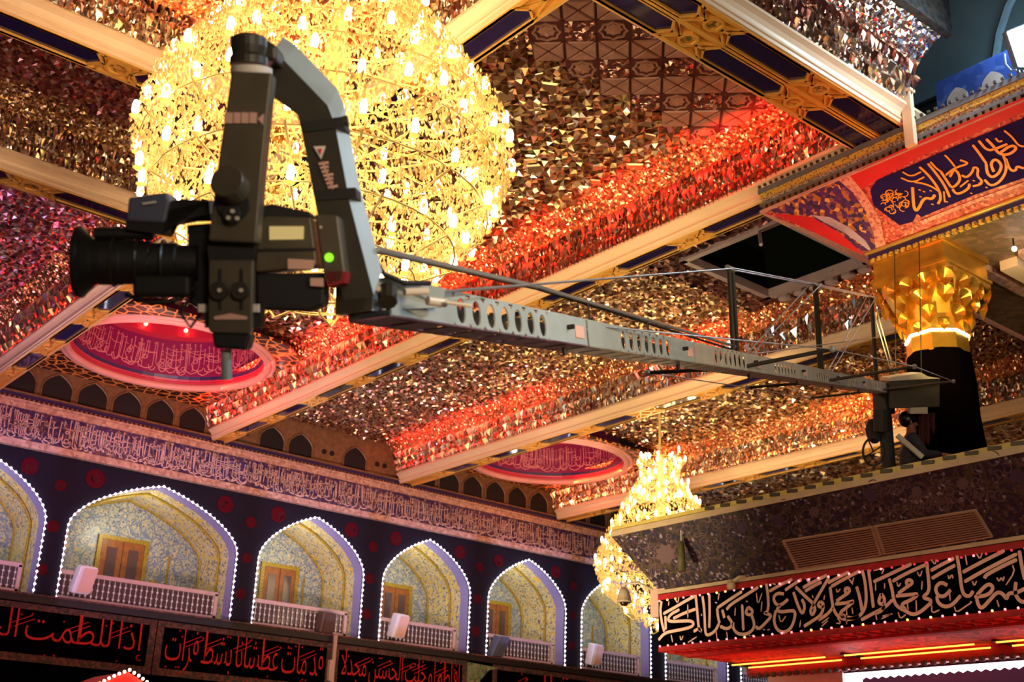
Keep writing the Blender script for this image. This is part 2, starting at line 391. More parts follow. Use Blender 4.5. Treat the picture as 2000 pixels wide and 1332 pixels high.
# ---- stalactite fringe above a cornice: two rows of mirror drops, then a sloping band of small mirrors
def drop_tris(w_, l, d):
    A = np.array([-w_ / 2, 0, 0]); B = np.array([w_ / 2, 0, 0]); T = np.array([0, 0, -l]); K = np.array([0, d, -l * .38]); G = np.array([0, d * .55, l * .02])
    return np.array([[A, K, T], [K, B, T], [A, G, K], [G, B, K]])
NDROP = [0]
def fringe(p0, p1, S, off, owner, parts=0, pitch=.09, band='mirror_red', bandname='mirror_band'):
    p0, p1, S = Vector(p0), Vector(p1), Vector(S); Dv = (p1 - p0).normalized(); L = (p1 - p0).length
    Dn, Sn = np.array(Dv), np.array(S)
    out = []; n = int(L / pitch)
    mesh0 = None
    for row, (z, o, l) in enumerate(((ZB + .80, .28, .23), (ZB + .62, .22, .21), (ZB + .45, .15, .19))):
        base = drop_tris(pitch * .92, l, .07)
        for i in range(n):
            u = (i + .5 + .5 * row) * pitch
            a = RND.uniform(-.55, .55); q = base.copy()
            q[..., 1] *= RND.uniform(.4, 1.7); q[..., 2] *= RND.uniform(.85, 1.1)
            x = q[..., 0] * math.cos(a) - q[..., 1] * math.sin(a); y = q[..., 0] * math.sin(a) + q[..., 1] * math.cos(a)
            C = np.array(p0) + Dn * u + Sn * (off + o); C[2] = z
            if parts and NDROP[0] < 300 and parts(C):
                if mesh0 is None: mesh0 = np_mesh('mirror_drop', base, 'mirror_fringe')
                M4 = Matrix((Dv, S, Z3)).transposed().to_4x4(); M4 = Matrix.Translation(Vector(C)) @ M4 @ Matrix.Rotation(a, 4, 'Z')
                inst(mesh0, 'mirror_drop', owner, M4); NDROP[0] += 1
            else:
                out.append(C + x[..., None] * Dn + y[..., None] * Sn + q[..., 2][..., None] * np.array([0, 0, 1]))
    if out: stuff_part('stalactite_fringe', np.concatenate(out), 'mirror_fringe', owner, 'rows of hanging mirror drops')
    O = np.array(p0) + Sn * (off + .05); O[2] = ZB + .26
    up = np.array([0, 0, 1.0]) + Sn * .28; ln = np.linalg.norm(up); up /= ln
    stuff_part('fringe_backing', facet_tris(O, Dn, up, L, .56 * ln, .07, .012), 'mirror_fringe', owner)
    O = np.array(p0) + Sn * (off + .26); O[2] = ZB + .80
    sl = np.array([0, 0, .30]) + Sn * .42; ln = np.linalg.norm(sl); sl /= ln
    stuff_part(bandname, facet_tris(O, Dn, sl, L, ln, .05, .009), band, owner, 'sloping band of small red-lit mirrors')
def vis_A(C): return 9.5 < C[1] < 16.5
def vis_c(C): return 8.2 < C[0]
h = .18
fringe((XB[1], 8.3, 0), (XB[1], 27.1, 0), NX, h, ceiling, vis_A)
fringe((4.5, 7.76, 0), (12.3, 7.76, 0), NY, .39, ceiling, vis_c, band='mirror_fringe')
fringe((XB[0], 7.0, 0), (XB[0], 27.1, 0), NX, h, ceiling)
fringe((XB[2], 8.0, 0), (XB[2], 27.1, 0), NX, h + .03, ceiling)
fringe((XB[3], 6.0, 0), (XB[3], 27.1, 0), NX, h + .03, ceiling)
fringe((XB[4], 10.0, 0), (XB[4], 27.1, 0), NX, h + .03, ceiling)
fringe((-4.5, 13.08, 0), (7.0, 13.08, 0), NY, .22, ceiling)
fringe((-4.5, 16.92, 0), (7.0, 16.92, 0), NY, .22, ceiling, band='mirror_gold')

# ---- mirror mosaic of the coffers
DOMES = [(10.0, 24.3, 2.12), (21.4, 24.6, 2.12)]
def nodome(C):
    k = np.ones(C.shape[:2], bool)
    for x, y, r in DOMES: k &= ~((np.abs(C[..., 0] - x) < 2.75) & (C[..., 1] > y - 2.55) & (((C[..., 0] - x) ** 2 + (C[..., 1] - y) ** 2 < (r + .35) ** 2) | (C[..., 1] > y + .6)))
    return k
def m_LA(C): return nodome(C) & (C[..., 1] + 0.0 * C[..., 0] > 10.35)
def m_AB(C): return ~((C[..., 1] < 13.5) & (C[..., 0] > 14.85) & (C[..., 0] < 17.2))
def sheet(name, x0, x1, y0, y1, cell, amp, m, mask=None, lab=None, z=ZC):
    return stuff_part(name, facet_tris((x0, y0, z), (1, 0, 0), (0, 1, 0), x1 - x0, y1 - y0, cell, amp, mask, True), m, ceiling, lab)
sheet('mirror_mosaic', 7.3, 12.1, 8.1, 27.2, .105, .020, 'mirror_gold', m_LA, 'gold mirror mosaic around the big chandelier')
sheet('mirror_mosaic', 12.9, 17.8, 14.2, 27.2, .085, .018, 'mirror_gold', None, 'gold mirror mosaic under the crane arm')
sheet('mirror_mosaic', 12.9, 17.8, 8.0, 14.2, .095, .018, 'mirror_shaded', m_AB, 'mirror mosaic tinted dark rose as if unlit around the dark lantern opening')
sheet('mirror_mosaic', 18.6, 23.6, 8.0, 27.2, .095, .018, 'mirror_gold', nodome, 'gold mirror mosaic behind the distant chandelier')
sheet('mirror_mosaic', 24.4, 29.4, 10.0, 27.2, .15, .022, 'mirror_gold')
sheet('mirror_mosaic', -4.5, 6.6, 17.1, 27.2, .085, .018, 'mirror_rose', None, 'dark rose mirror mosaic on the far left')
sheet('mirror_mosaic', -4.5, 6.6, 13.3, 16.3, .08, .018, 'mirror_rose', None, 'dark rose mirror mosaic between the two left beams')
sheet('mirror_mosaic', -4.5, 6.6, 3.0, 12.4, .14, .022, 'mirror_gold')
MB().span((-5, 2, ZC + .25), (7.2, 27.2, ZC + .3)).build('ceiling_slab', 'dark_ledge', ceiling)
MB().span((12.9, 13.5, ZC + .25), (18.4, 27.2, ZC + .3)).build('ceiling_slab', 'dark_ledge', ceiling)
MB().span((24.3, 6, ZC + .25), (32, 27.2, ZC + .3)).build('ceiling_slab', 'dark_ledge', ceiling)
MB().span((7.2, 8, ZC + .25), (12.8, 21.9, ZC + .3)).build('ceiling_slab', 'dark_ledge', ceiling)
MB().span((18.4, 8, ZC + .25), (24.2, 22.1, ZC + .3)).build('ceiling_slab', 'dark_ledge', ceiling)

# ---- larger square mirrors standing proud of the mosaic
sq = MB(); sq.add([(-.5, -.5, 0), (.5, -.5, 0), (.5, .5, 0), (-.5, .5, 0), (-.4, -.4, -.12), (.4, -.4, -.12), (.4, .4, -.12), (-.4, .4, -.12)], [(0, 1, 5, 4), (1, 2, 6, 5), (2, 3, 7, 6), (3, 0, 4, 7), (7, 6, 5, 4)])
mat('square_mirror', (1, .84, .5), 0.38, 1.0)
sqm = sq.mesh('square_mirror', 'square_mirror')
for i in range(110):
    x, y = RND.uniform(7.5, 11.9), RND.uniform(10.5, 17.5)
    k = RND.choice((.09, .11, .13, .2))
    inst(sqm, 'square_mirror', ceiling, Matrix.Translation((x, y, ZC - .01)) @ Matrix.Rotation(math.pi / 4 + RND.uniform(-.1, .1), 4, 'Z') @ Matrix.Rotation(RND.uniform(-.3, .3), 4, 'X') @ Matrix.Rotation(RND.uniform(-.3, .3), 4, 'Y') @ Matrix.Diagonal((k, k * RND.uniform(.6, 1.4), k, 1)))

# ---- star-patterned tiles of the coffer end, laid on the diagonal
ts = .43
def tile_base(): return MB().add([(-.5, -.5, 0), (.5, -.5, 0), (.5, .5, 0), (-.5, .5, 0)], [(3, 2, 1, 0)])
def star_pts(r1, r2, n=8, a0=0): return [(math.cos(a0 + math.pi * k / n) * (r1 if k % 2 == 0 else r2), math.sin(a0 + math.pi * k / n) * (r1 if k % 2 == 0 else r2)) for k in range(2 * n)]
stA = MB()
for r1, r2, r3, r4, dz in ((.47, .40, .40, .335, .05), (.30, .24, 0, 0, .07)):
    po = [(x, y, 0) for x, y in star_pts(r1, r2)]
    if r3: stA.ring(po, [(x, y, 0) for x, y in star_pts(r3, r4)], (0, 0, -dz))
    else:
        n = len(po); stA.add([(x, y, 0) for x, y, _ in po] + [(0, 0, -dz)], [(i, n, (i + 1) % n) for i in range(n)])
stB = MB()
for k in range(4):
    a = k * math.pi / 2; R2 = lambda x, y: (x * math.cos(a) - y * math.sin(a), x * math.sin(a) + y * math.cos(a))
    tri = [R2(-.44, -.48), R2(.44, -.48), R2(0, -.05)]; c = R2(0, -.33)
    stB.add([(*p, 0) for p in tri] + [(*(np.array(p) * .85 + np.array(c) * .15), -.05) for p in tri], [(0, 3, 4, 1), (1, 4, 5, 2), (2, 5, 3, 0), (5, 4, 3)])
tileA, tileB = stA.mesh('star_relief', 'star_tile'), stB.mesh('triangle_relief', 'star_tile')
tileG = tile_base().mesh('tile_ground', 'star_edge')
crs = [np_mesh('crumpled_mirror', facet_tris((-.47, -.47, -.01), (1, 0, 0), (0, 1, 0), .94, .94, .12, .035), 'mirror_crumple') for _ in range(3)]
for i in range(-60, 60):
    for j in range(-60, 60):
        s, t = (i + .5) * ts, (j + .5) * ts
        x, y = (s + t) / 1.4142, (s - t) / 1.4142
        if not (7.3 < x < 12.3 and 7.9 < y < 10.55): continue
        M4 = Matrix.Translation((x, y, ZC - .02)) @ Matrix.Rotation(math.pi / 4, 4, 'Z') @ Matrix.Diagonal((ts * .965, ts * .965, ts, 1))
        g = inst(tileG, 'star_panel_tile', ceiling, Matrix.Translation((x, y, ZC - .015)) @ Matrix.Rotation(math.pi / 4, 4, 'Z') @ Matrix.Diagonal((ts * .985, ts * .985, 1, 1)))
        kd = (i + 2 * j) % 4
        me = tileA if kd == 0 else (crs[(i * 7 + j) % 3] if kd == 2 else tileB)
        inst(me, me.name.split('.')[0], ceiling, M4)

# ---- two shallow domes cut into the bays next to the far wall
def dome(cx, cy, r, n):
    d = MB(); N = 64
    circ = lambda rr, z: [Vector((cx + rr * math.cos(2 * math.pi * k / N), cy + rr * math.sin(2 * math.pi * k / N), z)) for k in range(N)]
    t = thing('ceiling_dome', ('round dome opening with a pink ring under the camera' if n == 0 else 'smaller looking round dome opening beside the distant chandelier'), 'dome', (cx, cy, ZF), 'domes cut into the ceiling')
    # lattice panel with the round hole
    x0, x1, y0, y1 = cx - 2.78, cx + 2.45, cy - 2.45, YW - .02
    sqp = []
    for k in range(N):
        a = 2 * math.pi * k / N; c, s_ = math.cos(a), math.sin(a)
        f = min((x1 - cx) / c if c > 1e-6 else ((x0 - cx) / c if c < -1e-6 else 99), (y1 - cy) / s_ if s_ > 1e-6 else ((y0 - cy) / s_ if s_ < -1e-6 else 99))
        f = min(f, r + .75) if s_ < .25 else f
        sqp.append(Vector((cx + c * f, cy + s_ * f, ZF)))
    MB().ring(sqp, circ(r, ZF), (0, 0, .06)).build('spandrel_panel', 'spandrel_net', t, 'orange lattice panel with dark openings')
    for rr, q, z, mt, nm in ((r + .03, .085, ZF - .02, 'ring_rose', 'rim_moulding'), (r + .16, .06, ZF - .01, 'ring_rose', 'rim_moulding'), (r - .02, .03, ZF + .08, 'dome_inner', 'rim_moulding')):
        MB().tube(circ(rr, z), q, 8, closed=True).build(nm, mt, t, smooth=True)
    N2 = 48
    MB().lathe([(r - .02, ZF + .05), (r - .1, ZF + .30)], (cx, cy, 0), N2).f
    def shell(prof, mt, nm):
        m = MB(); vs = [(cx + rr * math.cos(2 * math.pi * k / N2), cy + rr * math.sin(2 * math.pi * k / N2), z) for rr, z in prof for k in range(N2)]
        m.add(vs, [(i * N2 + k, (i + 1) * N2 + k, (i + 1) * N2 + (k + 1) % N2, i * N2 + (k + 1) % N2) for i in range(len(prof) - 1) for k in range(N2)])
        return m.build(nm, mt, t)
    shell([(r, ZF), (r - .06, ZF + .14)], 'dome_inner', 'drum_foot')
    shell([(r - .06, ZF + .14), (r - .1, ZF + .21)], 'navy_line', 'drum_line')
    shell([(r - .10, ZF + .21), (r - .2, ZF + 1.05)], 'dome_band', 'script_band')
    shell([(r - .2, ZF + 1.05), (r - .35, ZF + 1.1), (r - .3, ZF + 1.6)], 'dome_inner', 'drum_gallery')
    shell([(r - .3, ZF + 1.6), (r * .75, ZF + 2.3), (r * .4, ZF + 2.8), (.02, ZF + 3.0)], 'dome_inner', 'cupola')
    # calligraphy round the drum
    sc = MB(); rr = r - .17
    def pt(a, z, o=.0): q = rr + .04 - (z - .2) * .12 - o; return Vector((cx + q * math.cos(a), cy + q * math.sin(a), ZF + z))
    for p in script_strokes(230, 2 * math.pi * rr, .76, random.Random(n)):
        ribbon(sc, [pt(u / rr, .25 + v) for u, v in p[0]], .02 * p[1], lambda q: (Vector((cx, cy, q.z)) - q).normalized())
    o = sc.build('dome_script', 'dome_script', t, 'pink calligraphy running round the drum'); o['kind'] = 'stuff'
    for k in range(4 if n == 0 else 2):
        a = 1.0 + k * .55
        MB().ball((cx + (r - .42) * math.cos(a), cy + (r - .42) * math.sin(a), ZF + 1.25), .05).build('red_lamp', 'lamp_red', t)
    light('dome_light', 'POINT', (cx - .6, cy - .8, ZF + .75), 6, (1, .06, .18), .2)
    light('dome_light', 'POINT', (cx - 1.2, cy - 1.4, ZF - .8), 32, (1, .16, .14), .2)
    light('dome_light', 'POINT', (cx + 1.2, cy + .4, ZF - .9), 32, (1, .2, .1), .2)

def ribbon(mb, pts, wd, nrm):
    """flat pen stroke of width wd along pts lying on a surface with normal nrm(p)"""
    n = len(pts)
    if n < 2: return
    vs = []
    for i, p in enumerate(pts):
        t = (pts[min(n - 1, i + 1)] - pts[max(0, i - 1)]).normalized(); s = nrm(p).cross(t).normalized()
        k = .6 if i in (0, n - 1) else 1.0
        vs += [p + s * wd * k / 2, p - s * wd * k / 2]
    mb.add(vs, [(2 * i, 2 * i + 1, 2 * i + 3, 2 * i + 2) for i in range(n - 1)])
def script_strokes(count, length, height, rnd):
    """dense inscription: groups of tall uprights over wide bowls, long sweeps and points, as (points, weight)"""
    out = []; u = 0.0; d = length / count * 2.2
    while u < length:
        k = rnd.choice((1, 1, 2, 3)); tp = rnd.uniform(.78, 1) * height; b = rnd.uniform(.12, .3) * height
        for q in range(k):
            x = u + q * .11 * height; sl = rnd.uniform(-.03, .03) * height
            out.append(([(x, b + rnd.uniform(-.1, .1) * height), (x + sl, (b + tp) / 2), (x + sl * 1.5, tp)], 1.0))
            out.append(([(x + sl * 1.5, tp), (x + sl * 1.5 + .05 * height, tp - .07 * height)], .8))
        # joined base line with a bowl
        w = rnd.uniform(.2, .5) * height; x = u + (k - 1) * .11 * height; dp = rnd.uniform(.08, .2) * height
        out.append(([(x, b), (x + w * .15, b - dp * .7), (x + w * .5, b - dp), (x + w * .85, b - dp * .6), (x + w, b + dp * .2)], 1.2))
        if rnd.random() < .6:      # letter head, a small closed loop
            cx_, cy_, r = x + w * rnd.uniform(.3, .9), b + rnd.uniform(.0, .45) * height, rnd.uniform(.04, .075) * height
            out.append(([(cx_ + r * math.cos(a * .785), cy_ + r * math.sin(a * .785)) for a in range(9)], .9))
            out.append(([(cx_ + r, cy_), (cx_ + r * 2.2, cy_ - r * 1.6), (cx_ + r * 1.2, cy_ - r * 3)], .9))
        if rnd.random() < .55:     # long sweep across the uprights
            y = rnd.uniform(.4, .75) * height; L = rnd.uniform(.35, .8) * height
            out.append(([(x, y), (x + L * .5, y - .03 * height), (x + L, y + .05 * height)], .9))
        if rnd.random() < .5:
            y = rnd.uniform(.45, .95) * height; out.append(([(x + w * .6, y), (x + w * .6 + .05 * height, y + .03 * height)], 1.5))
        u += d * rnd.uniform(.7, 1.3)
    return out
for n, (x, y, r) in enumerate(DOMES): dome(x, y, r, n)

# ---- lantern opening in the second bay: dark panes behind a frame
win = struct('window_1')
MB().span((14.8, 8.2, ZC + .9), (17.25, 13.6, ZC + .95)).build('pane', 'pane_black', win)
for a, b in (((14.85, 8.2, ZC - .02), (14.9, 13.5, ZC + .9)), ((17.15, 8.2, ZC - .02), (17.2, 13.5, ZC + .9)), ((14.85, 13.5, ZC - .02), (17.2, 13.56, ZC + .9))):
    MB().span(a, b).build('lantern_side', 'pane_black', win)
for y in (9.4, 11.3, 13.5):
    MB().span((14.8, y - .06, ZC - .06), (17.25, y + .06, ZC + .1)).build('mullion', 'mullion', win)
for x in (14.85, 17.2): MB().span((x - .06, 8.2, ZC - .06), (x + .06, 13.56, ZC + .1)).build('mullion', 'mullion', win)
MB().tube([(15.0, 11.9, ZC + .1), (14.4, 11.4, ZC - .6)], .03).build('hanging_rod', 'mullion', win)
for k in range(14):
    y = 8.6 + k * .36
    MB().lathe([(.02, -.02), (.13, .02), (.12, .2), (.02, .26)], (17.42, y, ZC - .1), 8).build('mirror_boss', 'mullion', win)

# ================================================================== FAR WALL with the gallery of arches
ZA0, ZSP, ZAP, ZFR0, ZFR1 = 4.15, 5.75, 7.05, 7.30, 8.27
ARCH = [(5.75, 8.94), (9.45, 13.66), (14.25, 17.35), (17.96, 20.90), (21.55, 24.50), (25.14, 28.09), (28.75, 31.7), (32.35, 35.3)]
wall = struct('wall_far', (0, YW, 0))
def arch_pts(xl, xr, n=14, z0=ZA0, zs=ZSP, za=ZAP):
    c, hw = (xl + xr) / 2, (xr - xl) / 2
    g = lambda u: .62 * math.sqrt(max(0, 1 - (1 - u) ** 2)) + .38 * u
    L = [(xl, z0), (xl, z0 + (zs - z0) * .5)] + [(xl + hw * u, zs + (za - zs) * g(u)) for u in [(i / n) ** 1.6 for i in range(n + 1)]]
    return L + [(2 * c - x, z) for x, z in L[::-1][1:]]
# black cloth around the arches: one piece per bay
edges = [3.0] + [(ARCH[i][1] + ARCH[i + 1][0]) / 2 for i in range(len(ARCH) - 1)] + [36.0]
for i, (xl, xr) in enumerate(ARCH):
    m = MB(); A = arch_pts(xl, xr)
    top = [p for p in A if True]
    vs = []; e0, e1 = edges[i], edges[i + 1]
    m.prism([(e0, YW, ZA0), (xl, YW, ZA0), (xl, YW, ZFR0), (e0, YW, ZFR0)], (0, .05, 0))
    m.prism([(xr, YW, ZA0), (e1, YW, ZA0), (e1, YW, ZFR0), (xr, YW, ZFR0)], (0, .05, 0))
    for a, b in zip(A[1:], A[2:-1]):
        if abs(b[0] - a[0]) > 1e-5: m.prism([(a[0], YW, a[1]), (b[0], YW, b[1]), (b[0], YW, ZFR0), (a[0], YW, ZFR0)], (0, .05, 0))
    m.build('black_cloth', 'black_cloth', wall, 'black mourning cloth stretched around the arch')
    # reveal and tiled vault behind the arch
    rv = MB(); tv = MB(); YR, YBK = YW + .42, YW + 2.0
    for a, b in zip(A, A[1:]):
        rv.add([(a[0], YW + .02, a[1]), (b[0], YW + .02, b[1]), (b[0], YR, b[1]), (a[0], YR, a[1])], [(0, 1, 2, 3)])
        tv.add([(a[0], YR, a[1]), (b[0], YR, b[1]), (b[0], YBK, b[1]), (a[0], YBK, a[1])], [(0, 1, 2, 3)])
    rv.build('arch_reveal', 'lilac_reveal', wall, 'pale lilac reveal of the arch')
    nt = thing('gallery_niche', ['leftmost tiled gallery niche cut by the picture edge', 'widest tiled gallery niche with a wooden door and white loudspeaker', 'second full tiled niche with a wooden door behind a railing', 'middle tiled niche with a white loudspeaker at its railing', 'tiled niche with a grey loudspeaker at its railing', 'tiled niche half hidden by the hanging security camera', 'tiled niche seen below the red canopy corner', 'last tiled niche right of the canopy corner'][i], 'niche', ((xl + xr) / 2, YW + 1.2, ZA0), 'tiled niches of the gallery')
    tv.build('vault', 'gallery_vault', nt, 'floral tile vault')
    MB().prism([(x, YBK, z) for x, z in A], (0, .05, 0)).build('back_wall', 'gallery_tile', nt, 'tiled back wall')
    MB().span((xl, YW + .02, ZA0 - .1), (xr, YBK, ZA0)).build('gallery_floor', 'rail_pink', nt)
    MB().tube([(x, YBK - .03, z) for x, z in A], .045, 6).build('rope_moulding', 'rope_yellow', nt, smooth=True)
    A2 = arch_pts(xl, xr, za=ZAP)
    MB().tube([(x + (.03 if x < (xl + xr) / 2 else -.03), YR + .45, z - .02) for x, z in A2], .035, 6).build('rope_moulding', 'rope_yellow', nt, smooth=True)
    for fx in (.62, .8):
        MB().box((xl + (xr - xl) * fx, YBK - .015, (ZA0 + ZSP) / 2 + .1), (.05, .03, ZSP - ZA0)).build('tile_strip', 'rope_yellow', nt)
    for fx, fz in ((.45, .62), (.72, .35)):
        MB().lathe([(.02, .02), (.14, .02), (.2, 0)], (xl + (xr - xl) * fx, YBK - .01, ZA0 + fz * 2.4), 10, (Vector((1, 0, 0)), Vector((0, 0, 1)), Vector((0, -1, 0)))).build('tile_rosette', 'rope_yellow', nt)
    # wooden double door
    if i <= 5:
        px = {0: None, 1: (235, 1098), 2: (542, 1150), 3: (768, 1190), 4: (966, 1220), 5: None}[i]
        if px:
            c = onY(*px, YBK); dw = 1.1 if i == 1 else .95; zt = ZA0 + 1.85
            dr = thing('wooden_door', ['', 'wooden double door in the widest gallery niche', 'wooden double door in the niche left of the middle', 'red-brown wooden door behind the middle white loudspeaker', 'narrow wooden door strip behind the grey loudspeaker'][i], 'door', (c.x, YBK - .05, ZA0), 'doors at the back of the gallery')
            MB().ring([(c.x - dw / 2 - .1, YBK - .07, ZA0), (c.x + dw / 2 + .1, YBK - .07, ZA0), (c.x + dw / 2 + .1, YBK - .07, zt + .1), (c.x - dw / 2 - .1, YBK - .07, zt + .1)], [(c.x - dw / 2, YBK - .07, ZA0 + .02), (c.x + dw / 2, YBK - .07, ZA0 + .02), (c.x + dw / 2, YBK - .07, zt), (c.x - dw / 2, YBK - .07, zt)], (0, .07, 0)).build('door_frame', 'rope_yellow', dr)
            for s in (-1, 1):
                lf = MB().box((c.x + s * dw / 4, YBK - .03, (ZA0 + zt) / 2), (dw / 2 - .02, .05, zt - ZA0)).build('door_leaf', 'door_wood', dr)
                MB().box((c.x + s * dw / 4, YBK - .06, (ZA0 + zt) / 2 + .1), (dw / 4 - .02, .02, (zt - ZA0) * .7)).build('door_pane', 'door_glass', lf)
    # balustrade
    bl = thing('balustrade', ['white bead balustrade at the picture\'s left edge', 'long white bead balustrade with a loudspeaker clamped to it', 'balustrade with a dark box at its right end', 'short balustrade below the middle white loudspeaker', 'balustrade to the right of the grey loudspeaker', 'balustrade below the hanging security camera', 'balustrade under the corner of the red canopy', 'balustrade at the far right behind the red canopy'][i], 'balustrade', ((xl + xr) / 2, YW + .25, ZA0), 'balustrades of the gallery')
    zt = ZA0 + .62; yb = YW + .28
    for z, s in ((ZA0 + .05, .10), (zt, .09)): MB().span((xl + .02, yb - .05, z - s / 2), (xr - .25, yb + .05, z + s / 2)).build('rail', 'rail_pink', bl)
    MB().span((xr - .32, yb - .05, ZA0), (xr - .24, yb + .05, zt)).build('end_post', 'rail_pink', bl)
    g = MB(); nb = int((xr - xl - .3) / .13)
    for k in range(nb):
        x = xl + .1 + k * .13
        g.tube([(x, yb, ZA0 + .08), (x, yb, zt - .03)], .008, 4, cap=False)
        for q in (.14, .29, .44): g.octa((x, yb - .01, ZA0 + q + .02), .034, .042)
    o = g.build('bead_grid', 'bead_white', bl, 'rows of white turned beads'); o['kind'] = 'stuff'
    MB().span((xl, yb + .03, ZA0 + .1), (xr - .3, yb + .05, zt - .05)).build('backing_panel', 'door_glass', bl)
    # light string on the arch edge
    ls = MB(); tot = 0; step = .135
    for a, b in zip(A, A[1:]):
        L = math.hypot(b[0] - a[0], b[1] - a[1])
        while tot < L:
            f = tot / L; ls.octa((a[0] + (b[0] - a[0]) * f, YW - .035, a[1] + (b[1] - a[1]) * f), .03, .032); tot += step
        tot -= L
    s = thing('light_string', ['white light string on the arch at the left picture edge', 'white light string around the widest arch', 'white light string around the second full arch', 'white light string around the middle arch', 'white light string around the arch with the grey loudspeaker', 'white light string around the arch behind the security camera', 'white light string just below the canopy corner', 'white light string at the bottom right of the canopy corner'][i], 'string lights', ((xl + xr) / 2, YW - .03, ZA0), 'light strings on the arches')
    o = ls.build('bulbs', 'led_white', s); o['kind'] = 'stuff'
    MB().tube([(x, YW - .012, z) for x, z in A], .012, 4).build('cable', 'bead_white', s)
    light('niche_light', 'POINT', ((xl + xr) / 2 - .3, YW + .75, 6.3), 40, (1, .92, .62), .25)
    light('arch_glow', 'AREA', ((xl + xr) / 2, YW - .25, 6.0), 14, (.45, .5, 1), xr - xl, aim=((xl + xr) / 2, YW + 3, 6.0))
    E_ = None
# loudspeakers on the railing
def speaker(px, py, lean, label, m='speaker_white', k=1.0):
    c = onY(px, py, YW + .02); t = thing('loudspeaker', label, 'speaker', (c.x, c.y, c.z - .3), 'loudspeakers on the gallery railing')
    ax = (Vector((1, 0, 0)), Vector((0, 1, .25)).normalized(), Vector((lean, -.25, 1)).normalized())
    MB().box(c, (.36 * k, .3, .62), ax).build('cabinet', m, t, bevel=.03)
    MB().box(c + Vector((.05, -.165, -.04)), (.28 * k, .02, .54), ax).build('grille', 'speaker_grille' if m == 'speaker_white' else m, t, bevel=.005)
    MB().tube([c + Vector((0, .12, -.1)), c + Vector((0, .2, -.35))], .03).build('bracket', 'dark_ledge', t)
mat('speaker_white', (.85, .80, .85), 0.4); mat('speaker_grille', (.80, .50, .40), 0.5); mat('speaker_grey', (.10, .10, .14), 0.45); mat('speaker_dark', (.10, .05, .04), 0.5)
speaker(162, 1132, .12, 'white loudspeaker leaning on the railing of the widest arch', k=1.1)
speaker(777, 1222, .12, 'white loudspeaker on the railing of the middle arch')
speaker(972, 1262, .3, 'dark grey loudspeaker tilted on a gallery railing', 'speaker_grey')
speaker(1160, 1278, .05, 'white loudspeaker below the hanging security camera')
speaker(634, 1219, .0, 'brown box at the right end of the second full arch', 'speaker_dark')
# red round medallions sewn on the black cloth
MED = [(58, 910, 17), (118, 948, 11), (186, 935, 19), (103, 1028, 12), (82, 1112, 11), (440, 985, 17), (490, 1020, 11), (543, 1005, 16), (482, 1090, 10), (470, 1160, 10), (686, 1035, 15), (729, 1068, 10), (773, 1052, 14), (722, 1130, 10), (716, 1200, 10), (898, 1078, 13), (937, 1107, 9), (974, 1095, 12), (933, 1170, 9), (929, 1233, 10), (1085, 1117, 12), (1120, 1145, 8), (1120, 1202, 8), (1117, 1262, 8)]
for px, py, r in MED:
    c = onY(px, py, YW - .01); a = onY(px, py + r, YW - .01); R_ = abs(a.z - c.z)
    ax = (Vector((1, 0, 0)), Vector((0, 0, 1)), Vector((0, -1, 0)))
    md = MB().lathe([(R_, 0), (R_, .012), (R_ * .9, .018)], c, 20, ax).build('medallion', 'medallion_red', wall)
    sm = MB(); rr = random.Random(px)
    for k in range(9):
        a0 = rr.uniform(0, 6.3); q = rr.uniform(.15, .7) * R_
        ribbon(sm, [c + Vector((q * math.cos(a0 + j * .25), -.021, q * math.sin(a0 + j * .25) * .8)) for j in range(6)], R_ * .1, lambda p: Vector((0, -1, 0)))
    sm.build('medallion_script', 'medallion_script', md)
# inscription frieze
fr = MB().span((2, YW - .10, ZFR0 + .13), (36, YW + .05, ZFR1 - .13)).build('frieze_ground', 'frieze_ground', wall)
MB().span((2, YW - .16, ZFR0 - .02), (36, YW + .05, ZFR0 + .13)).build('frieze_border', 'brick_trim', wall, 'pinkish patterned border band')
MB().span((2, YW - .14, ZFR1 - .13), (36, YW + .05, ZFR1)).build('frieze_border', 'brick_trim', wall, 'pinkish patterned border band')
sc = MB()
for p, wgt in script_strokes(620, 30, .68, random.Random(3)):
    ribbon(sc, [Vector((4 + u, YW - .115, ZFR0 + .15 + v)) for u, v in p], .024 * wgt, lambda q: Vector((0, -1, 0)))
o = sc.build('frieze_script', 'frieze_script', wall, 'dense pale calligraphy of the frieze'); o['kind'] = 'stuff'
# cornice lines above the frieze
MB().span((2, YW - .20, ZFR1), (36, YW + .05, ZFR1 + .05)).build('cornice_line', 'brick_trim', wall)
MB().span((2, YW - .10, ZFR1 + .05), (36, YW + .05, ZFR1 + .20)).build('cornice_line', 'navy_line', wall)
MB().span((2, YW - .16, ZFR1 + .20), (36, YW + .05, ZFR1 + .24)).build('cornice_line', 'niche_gold', wall)
dn = MB()
for k in range(300): dn.box((3 + k * .11, YW - .17, ZFR1 + .075), (.05, .04, .05))
o = dn.build('dentil_row', 'niche_gold', wall); o['kind'] = 'stuff'
